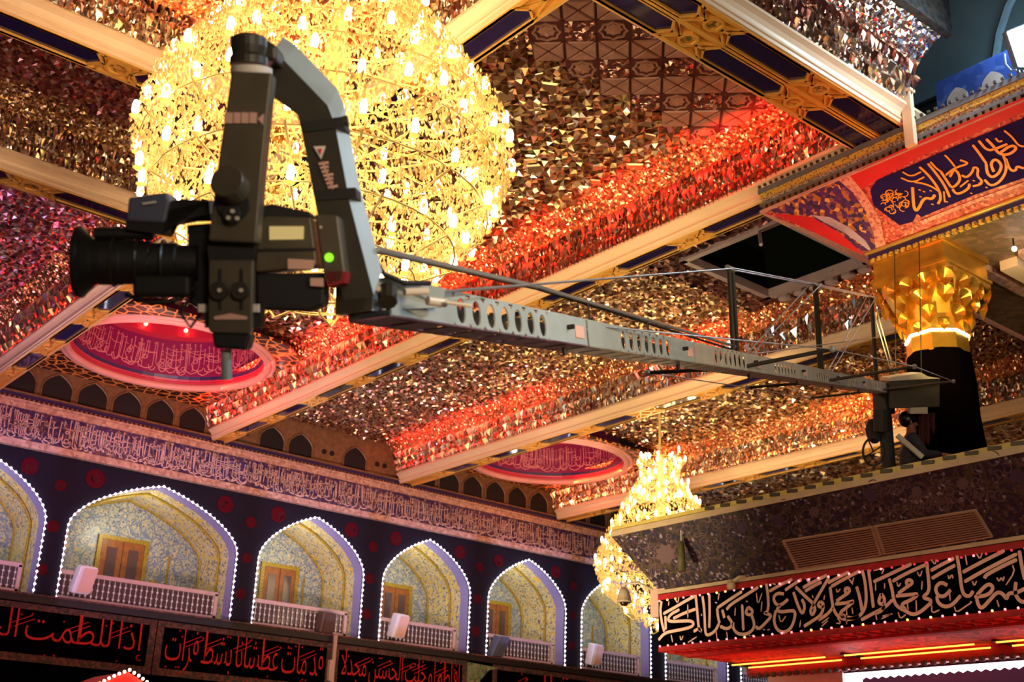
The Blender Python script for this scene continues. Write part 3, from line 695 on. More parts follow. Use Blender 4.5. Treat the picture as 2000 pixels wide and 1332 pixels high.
# end wall of every bay: row of dark pointed niches
MB().span((-4.5, YW - .0, ZFR1 + .2), (36, YW + .05, 12.6)).build('upper_wall', 'niche_gold', wall)
MB().span((-5, YW, ZFLOOR), (36, YW + .05, ZA0 - .02)).build('lower_wall', 'black_velvet', wall)
MB().span((-5, YW, ZA0 - .02), (5.7, YW + .05, ZFR1 + .2)).build('upper_wall', 'black_cloth', wall)
for b in range(5):
    x0 = [1.4, 7.42, 13.0, 18.7, 24.5][b]; x1 = x0 + 5.05; nn = 6
    for k in range(nn):
        c = x0 + (k + .5) * (x1 - x0) / nn; hw = .36
        if b in (0, 2) and k in (0, 3, 5):
            for s in (-.12, .12):
                MB().lathe([(.001, .0), (.07, .0), (.07, .02)], (c + s, YW - .01, 8.82), 10, (Vector((1, 0, 0)), Vector((0, 0, 1)), Vector((0, -1, 0)))).build('round_opening', 'niche_dark', wall)
            continue
        A = arch_pts(c - hw, c + hw, 6, 8.53, 8.80, 9.15)
        MB().prism([(x, YW - .02, z) for x, z in A], (0, .015, 0)).build('pointed_niche', 'niche_dark', wall)
        MB().tube([(x, YW - .03, z) for x, z in A], .022, 5).build('niche_frame', 'niche_gold', wall)
# ledge below the arches
MB().span((2, YW - .22, ZA0 - .20), (36, YW + .05, ZA0 - .02)).build('gallery_ledge', 'dark_ledge', wall)
MB().span((2, YW - .24, ZA0 - .06), (36, YW - .2, ZA0 - .02)).build('ledge_edge', 'banner_frame', wall)

# ---- Arabic lettering set from joined letter forms of the built-in font
FORMS = {}; LIG = {}
for cp in range(0xFE80, 0xFEFD):
    dcm = unicodedata.decomposition(chr(cp)).split()
    if len(dcm) == 2: FORMS.setdefault(chr(int(dcm[1], 16)), {})[dcm[0]] = chr(cp)
    elif len(dcm) == 3: LIG.setdefault(''.join(chr(int(q, 16)) for q in dcm[1:]), {})[dcm[0]] = chr(cp)
def arabic(text):
    units = []; i = 0
    while i < len(text):
        if text[i:i + 2] in LIG: units.append(LIG[text[i:i + 2]]); i += 2
        else: units.append(FORMS.get(text[i], text[i])); i += 1
    res = []
    for k, u in enumerate(units):
        if isinstance(u, str): res.append(u); continue
        pv = units[k - 1] if k else ' '; nx = units[k + 1] if k + 1 < len(units) else ' '
        jp = isinstance(pv, dict) and '<initial>' in pv; jn = isinstance(nx, dict) and '<initial>' in u and '<final>' in nx
        jp = jp and '<final>' in u
        key = '<medial>' if jp and jn else '<final>' if jp else '<initial>' if jn else '<isolated>'
        res.append(u.get(key) or u.get('<isolated>'))
    return ''.join(reversed(res))
def lettering(text, name, matname, parent, o, ux, uz, wd, ht, off, th=.0, bold=.012):
    """text fitted into the rectangle o + ux*[0,wd] + uz*[0,ht], offset by off"""
    cu = bpy.data.curves.new('lettering', 'FONT'); cu.body = arabic(text); cu.resolution_u = 3; cu.offset = bold; cu.space_word = .55; cu.space_character = .97
    t = bpy.data.objects.new('lettering', cu); COL.objects.link(t); bpy.context.view_layer.update()
    me = t.to_mesh(); v = [tuple(p.co) for p in me.vertices]; f = [tuple(p.vertices) for p in me.polygons]
    t.to_mesh_clear(); bpy.data.objects.remove(t); bpy.data.curves.remove(cu)
    if not v: return None
    a = np.array(v); mn, mx = a.min(0), a.max(0)
    o, ux, uz, off = Vector(o), Vector(ux), Vector(uz), Vector(off)
    mb = MB(); mb.add([o + ux * ((p[0] - mn[0]) / (mx[0] - mn[0]) * wd) + uz * ((p[1] - mn[1]) / (mx[1] - mn[1]) * ht) + off for p in v], f)
    return mb.build(name, matname, parent)
# red lettered mourning banners under the ledge
def red_banner(x0, x1, text, label, xt0=None, xt1=None):
    zt, zb = ZA0 - .22, 2.72
    t = thing('script_banner', label, 'banner', ((x0 + x1) / 2, YW - .1, zb), 'black banners with red lettering')
    MB().span((x0, YW - .12, zb), (x1, YW - .06, zt)).build('cloth', 'black_velvet', t)
    MB().ring([(x0, YW - .125, zb), (x1, YW - .125, zb), (x1, YW - .125, zt), (x0, YW - .125, zt)], [(x0 + .16, YW - .125, zb + .16), (x1 - .16, YW - .125, zb + .16), (x1 - .16, YW - .125, zt - .13), (x0 + .16, YW - .125, zt - .13)], (0, .02, 0)).build('border', 'banner_frame', t)
    a = x0 + .25 if xt0 is None else xt0; b = x1 - .25 if xt1 is None else xt1
    lettering(text, 'lettering', 'banner_red_script', t, (a, YW - .13, zb + .14), (1, 0, 0), (0, 0, 1), b - a, (zt - zb) * .80, (0, 0, 0), bold=-.012)
    r2 = random.Random(int(x1 * 7))
    for k in range(5):
        x = x0 + .5 + (k + r2.uniform(-.2, .3)) * (x1 - x0 - .8) / 5; z = zt - .3
        for q in range(2):
            dg = MB(); ribbon(dg, [Vector((x + q * .06, YW - .131, z - .14 - q * .07)), Vector((x + .42 + q * .06, YW - .131, z + .06 - q * .07))], .024, lambda p: Vector((0, -1, 0))); dg.build('pen_stroke', 'banner_red_script', t)
    dd = MB(); rr = random.Random(int(x0 * 10))
    for k in range(26):
        x = rr.uniform(x0 + .3, x1 - .3); z = rr.uniform(zb + .05, zb + .25) if k % 2 else rr.uniform(zt - .3, zt - .14)
        dd.octa((x, YW - .13, z), .028, .028)
    o = dd.build('script_points', 'banner_red_script', t); o['kind'] = 'stuff'
def bx(px, py): return onY(px, py, YW - .12).x
red_banner(bx(-230, 1190), bx(304, 1240), 'إذا للطمت الخد فاطم', 'red lettered black banner at the far left below the widest arch')
red_banner(bx(306, 1240), bx(648, 1290), 'قد مات عطشانا بشط فرات', 'red lettered black banner between the two left banner joints')
red_banner(bx(650, 1290), bx(912, 1310), 'افاطم لو خلت الحسين مجدلا', 'red lettered black banner right of the pale pole')
red_banner(bx(962, 1310), bx(1420, 1332), 'افاطم قومي يا ابنة الخير', 'rightmost red lettered black banner cut by the lower picture edge')
# pale pole, green tile panel, red tent with bulbs
c = onY(655, 1250, YW - .35)
po = thing('pale_pole', 'pale pink pole standing between two red lettered banners', 'pole', (c.x, c.y, ZFLOOR))
MB().tube([(c.x, c.y, ZFLOOR), (c.x, c.y, c.z + .12)], .055, 8).build('tube', 'rail_pink', po, smooth=True)
MB().box((c.x - .09, c.y - .02, c.z - .75), (.10, .1, .5)).build('socket_box', 'rail_pink', po)
a, b = onY(914, 1290, YW - .14), onY(948, 1296, YW - .14)
pattern('green_tile', [(0, (.20, .26, .12)), (.5, (.1, .12, .06)), (.8, (.35, .3, .2))], 16, 0.4)
g = thing('tile_panel', 'green tile spandrel between the third and fourth red banner', 'tile panel', (a.x, YW - .14, 2.7))
MB().prism([(a.x, YW - .14, 2.7), (a.x + .45, YW - .14, 2.7), (a.x + .45, YW - .14, 3.45), (a.x + .75, YW - .14, 3.75), (a.x + 1.1, YW - .14, 3.85), (a.x, YW - .14, 3.9)], (0, .03, 0)).build('panel', 'green_tile', g)
mat('tent_red', (.75, .02, .015), 0.6)
c = onY(250, 1312, 23.0)
tn = thing('red_tent', 'red pointed tent top edged with warm bulbs at the bottom left', 'tent', (c.x, 23, ZFLOOR))
A = arch_pts(c.x - 1.25, c.x + 1.25, 10, ZFLOOR, 1.0, c.z)
MB().prism([(x, 23.0, z) for x, z in A], (0, 1.6, 0)).build('canopy', 'tent_red', tn)
MB().prism([(c.x + .2, 22.97, ZFLOOR)] + [(x, 22.97, z) for x, z in A if x > c.x + .2], (0, .02, 0)).build('side_flap', 'mullion', tn)
mat('bulb_warm', (1, .8, .6), 0.3, emit=(1, .62, .4), estr=12, sampled=False)
for k, (x, z) in enumerate(A[4:-4]):
    for f in (0, .5):
        q = A[4 + k + 1]
        MB().ball((x + (q[0] - x) * f, 22.93, z + (q[1] - z) * f + .03), .03, 8).build('bulb', 'bulb_warm', tn)
light('tent_light', 'POINT', (c.x - .5, 21.6, c.z - .3), 60, (1, .05, .03), .2)
c = onY(440, 1326, YW - .2)
MB().span((c.x - .4, YW - .2, 1.6), (c.x + .5, YW - .14, 2.62)).build('gilt_plaque', 'gold_lattice', wall)

# ================================================================== PAINTED CORNICE, COLUMN, SOFFIT (upper right)
pattern('dentil_yellow', [(0, (.72, .50, .06)), (.6, (.22, .15, .05)), (.8, (.7, .55, .2))], 44, 0.4)
mat('eave_dash', (.06, .05, .04), 0.5)
pattern('flower_band', [(0, (.55, .36, .30)), (.3, (.62, .48, .40)), (.55, (.12, .07, .06)), (.8, (.2, .25, .14))], 50, 0.4)
grainy('slate_line', (.16, .19, .23), 0.4, 0, 0.2, 8)
grainy('rose_line', (.72, .40, .36), 0.4, 0, 0.15, 6)
pattern('painted_red', [(0, (.55, .06, .07)), (.45, (.66, .14, .12)), (.7, (.30, .02, .03)), (.88, (.75, .3, .22))], 30, 0.4)
pattern('painted_rose', [(0, (.75, .36, .34)), (.5, (.66, .26, .26)), (.8, (.5, .12, .14))], 30, 0.4)
grainy('plain_red', (.70, .03, .05), 0.35, 0, 0.15, 3)
grainy('cartouche_blue', (.025, .012, .14), 0.75, 0, 0.4, 2.5, 0.1)
pattern('spandrel_flowers', [(0, (.10, .03, .20)), (.4, (.05, .03, .12)), (.62, (.45, .16, .06)), (.8, (.28, .10, .16)), (.92, (.75, .4, .15))], 19, 0.4)
grainy('lilac_arc', (.62, .5, .8), 0.4, 0, 0.4, 4)
mat('orange_script', (.95, .36, .04), 0.4)
grainy('gold_edge', (.95, .62, .16), 0.25, 0.5, 0.15, 4)
grainy('gold_leaf', (.95, .55, .08), 0.28, 0.85, 0.3, 4)
pattern('brown_soffit', [(0, (.18, .10, .05)), (.4, (.24, .14, .07)), (.75, (.14, .09, .04))], 11, 0.6)
CX, CZ0, CZ1, CY1 = 12.30, 8.04, 8.40, 9.68          # outer cornice plane, its foot, top and far end
BX_, BZ_, BY1 = 13.29, 7.39, 8.69                     # foot of the painted cove
YN = 1.5                                              # near end (outside the picture)
cove_n = Vector((-(CZ0 - BZ_), 0, -(BX_ - CX))).normalized()
pc = thing('painted_cornice', 'painted overhanging cornice with a blue calligraphy cartouche above the gold capital', 'cornice', (CX + .5, 5.5, BZ_))
def strip(z0, z1, o, m, nm, lab=None):
    return MB().span((CX - o, YN, z0), (CX + .6, CY1 + o, z1)).build(nm, m, pc, lab)
strip(8.33, 8.40, .04, 'slate_line', 'top_ledge'); strip(8.25, 8.33, .02, 'dentil_yellow', 'yellow_band'); strip(8.17, 8.25, .0, 'flower_band', 'flower_band', 'pale band of small painted flowers')
strip(8.13, 8.17, .03, 'slate_line', 'slate_line'); strip(8.07, 8.13, .005, 'niche_dark', 'dentil_ground'); strip(8.03, 8.07, .03, 'rose_line', 'rose_line')
dt = MB().box((0, 0, 0), (.04, .055, .05)).mesh('dentil', 'niche_gold')
for k in range(66):
    y = CY1 - .05 - k * .1
    if y > 3.0: inst(dt, 'dentil', pc, Matrix.Translation((CX - .015, y, 8.10)))
db = MB().box((0, 0, 0), (.03, .035, .035)).mesh('dentil', 'eave_dash')
for k in range(66):
    y = CY1 - k * .1
    if y > 3.0: inst(db, 'dentil', pc, Matrix.Translation((CX - .05, y, 8.425)))
cv = MB().add([(CX, YN, CZ0), (CX, CY1, CZ0), (BX_, BY1, BZ_), (BX_, YN, BZ_), (BX_ + 3, CY1, CZ0), (BX_ + 3, BY1, BZ_)], [(0, 1, 2, 3), (1, 4, 5, 2)])
cv.build('cove', 'painted_red', pc, 'red painted cove with fine scrolls')
CO = Vector((CX, 0, CZ0))
def cove(px, py, off=.008): return onP(px, py, CO + cove_n * off, cove_n)
def cpoly(pts, m, nm, off, th=.006, lab=None): return MB().prism([cove(x, y, off) for x, y in pts], -cove_n * th).build(nm, m, pc, lab)
cpoly([(1640, 349), (1800, 274), (2010, 186), (2010, 215), (1800, 305), (1675, 372)], 'plain_red', 'plain_border', .012)
cpoly([(1700, 372), (1712, 352), (1760, 332), (1860, 288), (2010, 226), (2010, 344), (1900, 382), (1800, 424), (1791, 418), (1783, 433), (1757, 440), (1706, 402)], 'cartouche_blue', 'cartouche', .012, lab='dark blue cartouche with orange calligraphy')
cpoly([(1796, 432), (1900, 391), (2010, 352), (2010, 358), (1900, 398), (1802, 438)], 'painted_rose', 'cartouche_border', .014)
cpoly([(1500, 412), (1560, 386), (1640, 350), (1662, 372), (1690, 412), (1704, 450), (1712, 492), (1700, 496), (1640, 475)], 'spandrel_flowers', 'spandrel', .012, lab='dark spandrel with orange painted flowers')
cpoly([(1638, 352), (1660, 344), (1690, 380), (1718, 425), (1730, 480), (1733, 492), (1712, 500), (1706, 455), (1690, 412), (1665, 375)], 'painted_rose', 'arch_band', .016, lab='rose painted arch band')
cpoly([(1585, 420), (1620, 424), (1660, 445), (1690, 470), (1706, 496), (1685, 480), (1650, 455), (1610, 434)], 'lilac_arc', 'lilac_curve', .015)  # violet-white curve of the painted arch decoration
cpoly([(1510, 416), (1585, 424), (1640, 455), (1690, 500), (1640, 478)], 'plain_red', 'red_triangle', .014)
# orange lettering of the cartouche, pen strokes read from the panel
S3 = .1652
def oc(pts): return [cove(1680 + x * S3, 220 + y * S3, .024) for x, y in pts]
STR = [([(620, 880), (625, 1000), (635, 1120), (660, 1165), (700, 1120), (735, 1040), (780, 1005), (850, 1025), (885, 970)], 1.4), ([(700, 640), (800, 730), (880, 830), (940, 930), (955, 1020), (920, 1080)], 1.2), ([(640, 820), (760, 840), (860, 880), (930, 930)], .9),
       ([(800, 600), (900, 720), (1000, 860), (1060, 1000)], 1.2), ([(950, 690), (1040, 830), (1090, 900), (1200, 790), (1120, 650), (1060, 760)], 1.2), ([(1090, 900), (1130, 960), (1200, 950), (1290, 890), (1290, 840)], 1.2), ([(1200, 740), (1260, 770), (1330, 700), (1340, 640), (1400, 660), (1380, 750), (1440, 800), (1430, 850), (1330, 870)], 1.1),
       ([(1010, 740), (1120, 650), (1300, 600), (1180, 560)], 1.0), ([(1180, 880), (1280, 800)], .8), ([(1330, 380), (1400, 470), (1490, 600)], 1.2), ([(1490, 600), (1500, 720), (1560, 770), (1640, 720), (1680, 620), (1600, 540), (1540, 600), (1580, 700)], 1.3), ([(1470, 790), (1540, 870), (1640, 830), (1720, 720), (1730, 600), (1690, 500)], 1.2),
       ([(1490, 310), (1580, 400), (1640, 490), (1760, 500), (1860, 420), (1790, 380), (1660, 470)], 1.3), ([(1400, 330), (1500, 450), (1600, 430), (1740, 370)], 1.2), ([(1600, 300), (1640, 350), (1680, 330)], .9), ([(1720, 540), (1770, 680), (1840, 690), (1850, 630), (1937, 660)], 1.2), ([(1700, 210), (1800, 290), (1870, 390), (1937, 400)], .9),
       ([(830, 580), (900, 660), (960, 700)], .9), ([(1000, 500), (1060, 560), (1120, 640)], .9), ([(990, 930), (1000, 1060)], .8), ([(500, 700), (600, 760), (720, 700)], .8), ([(480, 770), (620, 830), (760, 760)], .8)]
tx = MB(); nf = lambda p: cove_n
def smooth(p, it=2):
    for _ in range(it):
        q = [p[0]]
        for a, b in zip(p, p[1:]): q += [a.lerp(b, .25), a.lerp(b, .75)]
        p = q + [p[-1]]
    return p
for p, wgt in STR: ribbon(tx, smooth(oc(p)), .028 * wgt, nf)
for x, y in ((690, 910), (740, 930), (820, 920), (1330, 800), (1400, 830), (1480, 880), (1010, 1050), (1300, 950), (700, 990), (840, 1080)): ribbon(tx, [cove(1680 + x * S3, 220 + y * S3, .024), cove(1680 + (x + 28) * S3, 220 + (y + 8) * S3, .024)], .03, nf)
rr = random.Random(4)
for k in range(46):
    x, y = rr.uniform(260, 560), rr.uniform(930, 1180); r = rr.uniform(18, 50); a0 = rr.uniform(0, 6)
    if abs((x - 410) / 170) ** 2 + abs((y - 1050) / 130) ** 2 < 1: ribbon(tx, oc([(x + r * math.cos(a0 + j * .5), y + r * .8 * math.sin(a0 + j * .5)) for j in range(8)]), .012, nf)
tx.build('cartouche_script', 'orange_script', pc, 'orange calligraphy')
MB().tube([(BX_ - .02, YN, BZ_), (BX_ - .02, BY1 + .02, BZ_), (BX_ + 3, BY1 + .02, BZ_)], .032, 8).build('gold_edge', 'gold_edge', pc, smooth=True)
MB().span((BX_, YN, BZ_ - .09), (BX_ + .2, BY1, BZ_ - .03)).build('dark_line', 'navy_line', pc)
dd = MB().box((0, 0, 0), (.05, .06, .06)).mesh('bead', 'dentil_yellow')
for k in range(60):
    y = BY1 - .06 - k * .095
    if y > 3.2: inst(dd, 'bead', pc, Matrix.Translation((BX_ + .03, y, BZ_ - .12)))
light('cornice_red', 'AREA', (11.2, 8.6, 6.6), 15, RED, .5, aim=(12.7, 7.8, 7.9))
light('cornice_red', 'AREA', (11.0, 6.2, 6.4), 16, RED, .5, aim=(12.7, 6.0, 7.9))
# soffit behind the cornice with ribs
sf = struct('trim_1')
MB().span((BX_ + .05, YN, BZ_ - .10), (21, BY1 - .02, BZ_ - .04)).build('soffit_slab', 'brown_soffit', sf)
MB().tube([(BX_ + 1.0, BY1, BZ_ - .12), (21, BY1, BZ_ - .12)], .04, 6).build('soffit_edge', 'ring_rose', sf)
for y, wd in ((7.72, .07), (7.08, .07), (4.6, .09)): MB().span((BX_ + 1.15, y - wd, BZ_ - .2), (21, y + wd, BZ_ - .1)).build('soffit_rib', 'brick_trim', sf)
MB().span((BX_ + 1.3, 7.25, BZ_ - .24), (21, 7.5, BZ_ - .1)).build('lit_rib', 'cream_moulding', sf)
wl = thing('work_light', 'tiny white work light under the brown soffit beside the gold capital', 'lamp', onZ(1983, 486, BZ_ - .25))
MB().ball(onZ(1981, 486, BZ_ - .25), .035, 8).build('bulb', 'lamp_white', wl)
MB().tube([onZ(1981, 486, BZ_ - .25), onZ(1981, 486, BZ_ - .25) + Vector((0, 0, .16))], .012, 6).build('stem', 'dark_ledge', wl)
light('work_light', 'POINT', onZ(1981, 486, BZ_ - .3) + Vector((.3, -.2, -.25)), 14, (1, .9, .7), .05)
# post on the cornice
c0, c1 = onX(1775, 192, CX - .05), onX(1792, 285, CX - .05)
ps = thing('white_post', 'white square post standing in front of the painted cornice', 'post', (CX - .05, 7.24, 8.05))
MB().span((CX - .12, 7.17, 8.03), (CX - .04, 7.31, 8.80)).build('post', 'cream_moulding', ps, bevel=.008)
MB().span((CX - .14, 7.15, 8.8), (CX - .02, 7.33, 8.84)).build('cap', 'cream_moulding', ps)
# ---- column: gilt stalactite capital over a black draped shaft
KX, KY = 13.86, 8.12
cl = thing('column', 'octagonal column draped in black under a golden stalactite capital', 'column', (KX, KY, 3.8))
ab = MB()
for z0, z1, hw in ((7.22, 7.29, .56), (6.96, 7.22, .53), (6.92, 6.96, .57), (6.84, 6.92, .55)): ab.span((KX - hw, KY - hw, z0), (KX + hw, KY + hw, z1))
ab.build('abacus', 'gold_leaf', cl, 'square golden abacus')
def sq_oct(hw, cut): return [(hw, -hw + cut), (hw, hw - cut), (hw - cut, hw), (-hw + cut, hw), (-hw, hw - cut), (-hw, -hw + cut), (-hw + cut, -hw), (hw - cut, -hw)]
lv = [(.50, .05, 6.86), (.47, .10, 6.70), (.43, .18, 6.52), (.39, .22, 6.34), (.36, .21, 6.16), (.36, .21, 6.12)]
bd = MB(); vs = [(KX + x, KY + y, z) for hw, cut, z in lv for x, y in sq_oct(hw, cut)]
bd.add(vs, [(i * 8 + k, (i + 1) * 8 + k, (i + 1) * 8 + (k + 1) % 8, i * 8 + (k + 1) % 8) for i in range(len(lv) - 1) for k in range(8)])
bd.build('bell', 'gold_leaf', cl)
cell = MB()
hood = [(math.cos(a) * .5, .62 * math.sin(a) ** .8) for a in [math.pi * k / 8 for k in range(9)]]
n = len(hood)
cell.add([(x, -.30, z) for x, z in hood] + [(0, .12, .12)] + [(0, -.10, -.55)], [(k, k + 1, n) for k in range(n - 1)] + [(n - 1, n + 1, n), (0, n, n + 1)])
cell.add([(-.5, -.30, 0), (-.5, -.30, .7), (.5, -.30, .7), (.5, -.30, 0)] + [(x, -.30, z) for x, z in hood], [(1, 2, 4 + 0, 4 + 1, 4 + 2, 4 + 3, 4 + 4), (1, 4 + 4, 4 + 5, 4 + 6, 4 + 7, 4 + 8)])
cm = cell.mesh('stalactite_cell', 'gold_leaf')
for z, R, nn, k, ph in ((6.70, .56, 16, .21, 0), (6.50, .50, 12, .22, .26), (6.30, .43, 8, .22, .39), (6.16, .40, 8, .13, 0)):
    for q in range(nn):
        a = 2 * math.pi * q / nn + ph
        rs = R / max(abs(math.cos(a)), abs(math.sin(a))) ** .55 if z > 6.4 else R
        M4 = Matrix.Translation((KX + math.cos(a) * rs, KY + math.sin(a) * rs, z)) @ Matrix.Rotation(a + math.pi / 2, 4, 'Z') @ Matrix.Diagonal((k, k, k, 1))
        inst(cm, 'stalactite_cell', cl, M4)
def octo(r, z): return [(KX + r * math.cos(math.pi / 8 + k * math.pi / 4), KY + r * math.sin(math.pi / 8 + k * math.pi / 4), z) for k in range(8)]
MB().prism(octo(.40, 5.84), (0, 0, .25)).build('neck_band', 'gold_leaf', cl)
mat('led_warmwhite', (1, 1, 1), .3, emit=(1, .93, .78), estr=9)
MB().ring(octo(.415, 6.09), octo(.36, 6.09), (0, 0, .035)).build('led_strip', 'led_warmwhite', cl, 'glowing white strip')
sh = MB(); vs = []; NN = 40; zs = [5.86, 5.4, 4.9, 4.4, 3.8]
for i, z in enumerate(zs):
    for k in range(NN):
        a = 2 * math.pi * k / NN; r = .40 + .03 * i + .014 * math.sin(a * 9 + i) + .012 * math.sin(a * 5 + i * 2)
        vs.append((KX + r * math.cos(a), KY + r * math.sin(a), z))
sh.add(vs, [(i * NN + k, (i + 1) * NN + k, (i + 1) * NN + (k + 1) % NN, i * NN + (k + 1) % NN) for i in range(len(zs) - 1) for k in range(NN)])
sh.build('black_drape', 'black_velvet', cl, 'black cloth wrapped around the shaft', smooth=True)
light('capital_light', 'AREA', (12.7, 7.3, 5.6), 34, (1, .74, .22), .35, aim=(KX - .2, KY - .2, 6.7))
light('capital_light', 'AREA', (13.0, 8.6, 5.7), 12, (1, .8, .25), .3, aim=(KX - .2, KY, 6.6))
# ---- drum wall and parapet above the cornice
drum = struct('wall_drum')
grainy('drum_plaster', (.07, .09, .10), 0.7, 0, 0.3, 1.0)
pattern('blue_parapet', [(0, (.02, .05, .22)), (.6, (.03, .07, .28)), (.85, (.05, .1, .3))], 7, 0.4)
grainy('stone_scallop', (.42, .35, .32), 0.5, 0, 0.2, 5)
pattern('carved_dark', [(0, (.007, .004, .003)), (.35, (.003, .002, .002)), (.6, (.016, .01, .006))], 9, 0.6, kind='rings', bump=.8)
MB().span((17.0, -6, 8.0), (17.2, 7.2, 22)).build('drum_wall', 'drum_plaster', drum)
MB().span((17.0, 7.2, 10.4), (17.2, 14, 22)).build('drum_wall', 'drum_plaster', drum)
for y0, r in ((6.2, 2.2), (1.8, 2.2)):
    MB().tube([(16.95, y0 + r * math.cos(a), 11.6 + 2.4 * math.sin(a)) for a in [math.pi * k / 16 for k in range(17)]], .07, 6).build('arch_rib', 'slate_line', drum)
    for s in (-1, 1): MB().tube([(16.95, y0 + s * r, 7.6), (16.95, y0 + s * r, 11.6)], .07, 6).build('arch_rib', 'slate_line', drum)
MB().tube([(16.9, 9, 11.0), (16.9, -3, 12.2)], .06, 6).build('drum_rail', 'mullion', drum)
MB().span((13.05, YN, 8.38), (13.2, 7.3, 9.36)).build('parapet', 'blue_parapet', drum)
for k in range(7):
    y = 7.15 - k * .50
    MB().prism([(13.03, p_, z_) for p_, z_ in arch_pts(y - .3, y, 5, 8.8, 8.98, 9.14)], (.03, 0, 0)).build('scallop', 'stone_scallop', drum)
MB().span((6.9, 6.62, ZC + .0), (12.4, 6.72, ZC + 1.6)).build('carved_wall', 'carved_dark', drum, 'dark carved wall above the stalactites')
sv = MB(); rr = random.Random(11)
for k in range(60):
    x, z, r = rr.uniform(8, 12.3), rr.uniform(ZC + .1, ZC + 1.4), rr.uniform(.06, .16); a0 = rr.uniform(0, 6)
    sv.tube([(x + r * (1 - j / 14) * math.cos(a0 + j * .6), 6.6, z + r * (1 - j / 14) * math.sin(a0 + j * .6)) for j in range(10)], .018, 5)
o = sv.build('carved_scrolls', 'carved_dark', drum); o['kind'] = 'stuff'
# flood lamp
fc = onX(1995, 88, 12.35)
fl_ = thing('flood_lamp', 'glaring white square flood lamp in the top right corner', 'lamp', fc)
fa = (Vector((.45, .9, 0)).normalized(), Vector((-.9, .45, -.35)).normalized(), Vector((0, 0, 1)))
mat('lamp_flood', (1, 1, 1), .3, emit=(.9, 1, 1), estr=40)
fa = (RIGHT, FWD, -DOWN)
MB().prism([onX(1968, 62, 12.35), onX(2030, 38, 12.35), onX(2040, 130, 12.35), onX(1990, 128, 12.35)], FWD * .02).build('lens', 'lamp_flood', fl_)
MB().prism([onX(1966, 60, 12.37), onX(2032, 34, 12.37), onX(2042, 133, 12.37), onX(1988, 131, 12.37)], FWD * .14).build('housing', 'slate_line', fl_)
MB().tube([onX(1962, 105, 12.3), onX(1964, 125, 12.3), onX(1975, 138, 12.3), onX(1985, 136, 12.3)], .012, 6).build('bracket', 'slate_line', fl_)
MB().tube([onX(1990, 131, 12.45), Vector((12.6, onX(1990, 131, 12.45).y, 8.4))], .025, 6).build('stand', 'slate_line', fl_)

# ================================================================== LOWER CANOPY (bottom right)
EX, EZ, EY = 12.42, 4.0, 12.82       # eave edge
FX, FZ, FY = 12.96, 3.13, 12.38      # foot of the cove = top of the banner
BZ0 = 2.26
pattern('dark_arabesque', [(0, (.018, .012, .03)), (.3, (.05, .022, .03)), (.5, (.012, .01, .025)), (.7, (.09, .045, .05)), (.84, (.03, .02, .06)), (.93, (.26, .19, .24))], 26, 0.5, stops2=(0.03, (.06, .04, .02)), scale2=2.6)
grainy('eave_stone', (.55, .42, .28), 0.45, 0, 0.2, 4)
grainy('eave_yellow', (.62, .50, .14), 0.4, 0, 0.2, 9)
grainy('grille_metal', (.60, .38, .28), 0.45, 0.1, 0.15, 3)
cn = thing('canopy_eave', 'dark patterned overhanging eave with a yellow striped edge below the crane base', 'canopy', (EX + .5, 7, FZ))
MB().span((EX - .02, YN - 1, EZ - .10), (EX + .5, EY, EZ - .02)).build('eave_edge', 'eave_stone', cn)
MB().span((EX + .0, YN - 1, EZ - .02), (EX + .08, EY, EZ + .05)).build('striped_edge', 'eave_yellow', cn)
ed = MB().box((0, 0, 0), (.02, .16, .045)).mesh('edge_dash', 'eave_dash')
for k in range(34):
    y = 10.9 - k * .28
    if y > 3.6: inst(ed, 'edge_dash', cn, Matrix.Translation((EX - .008, y, EZ + .015)) @ Matrix.Rotation(.12, 4, 'X'))
lcn = Vector((-(EZ - .1 - FZ), 0, -(FX - EX))).normalized()
MB().add([(EX, YN - 1, EZ - .1), (EX, EY, EZ - .1), (FX, FY, FZ), (FX, YN - 1, FZ), (EX + 8, EY, EZ - .1), (FX + 8, FY, FZ)], [(0, 1, 2, 3), (1, 4, 5, 2)]).build('cove', 'dark_arabesque', cn, 'dark tiled cove with faint arabesques')
MB().span((EX + .2, YN - 1, EZ - .3), (EX + 9, EY - .02, EZ - .2)).build('roof_slab', 'dark_ledge', cn)
MB().span((FX - .03, YN - 1, FZ - .06), (FX + .1, FY, FZ)).build('cove_foot', 'eave_stone', cn)
LO = Vector((EX, 0, EZ - .1))
def lcove(px, py, off=.01): return onP(px, py, LO + lcn * off, lcn)
mat('arabesque_rose', (.12, .07, .085), .5); mat('arabesque_plum', (.06, .032, .075), .5)
for px, py, r, m in ((1300, 1082, 22, 'arabesque_rose'), (1520, 1016, 13, 'arabesque_plum'), (1985, 930, 16, 'arabesque_plum'), (1450, 1030, 14, 'arabesque_plum'), (1880, 945, 14, 'arabesque_rose'), (1590, 1000, 12, 'arabesque_rose'), (1700, 965, 15, 'arabesque_plum'), (1790, 960, 12, 'arabesque_rose')):
    MB().prism([lcove(px + r * math.cos(a) * (1 if k % 2 else .72), py + r * math.sin(a) * (1 if k % 2 else .72), .008) for k, a in enumerate([2 * math.pi * q / 16 for q in range(16)])], -lcn * .006).build('tile_medallion', m, cn)
sv = MB(); rr = random.Random(21)
for k in range(150):
    px, py = rr.uniform(1235, 1995), 0; py = 1042 - .235 * (px - 1205) + rr.uniform(22, 105)
    r = rr.uniform(6, 18); a0 = rr.uniform(0, 6)
    if 1518 < px < 1950 and py > 985 - .16 * (px - 1905): continue
    ribbon(sv, [lcove(px + r * (1 - j / 16) * math.cos(a0 + j * .55), py + r * (1 - j / 16) * math.sin(a0 + j * .55), .006) for j in range(12)], .014, lambda p: lcn)
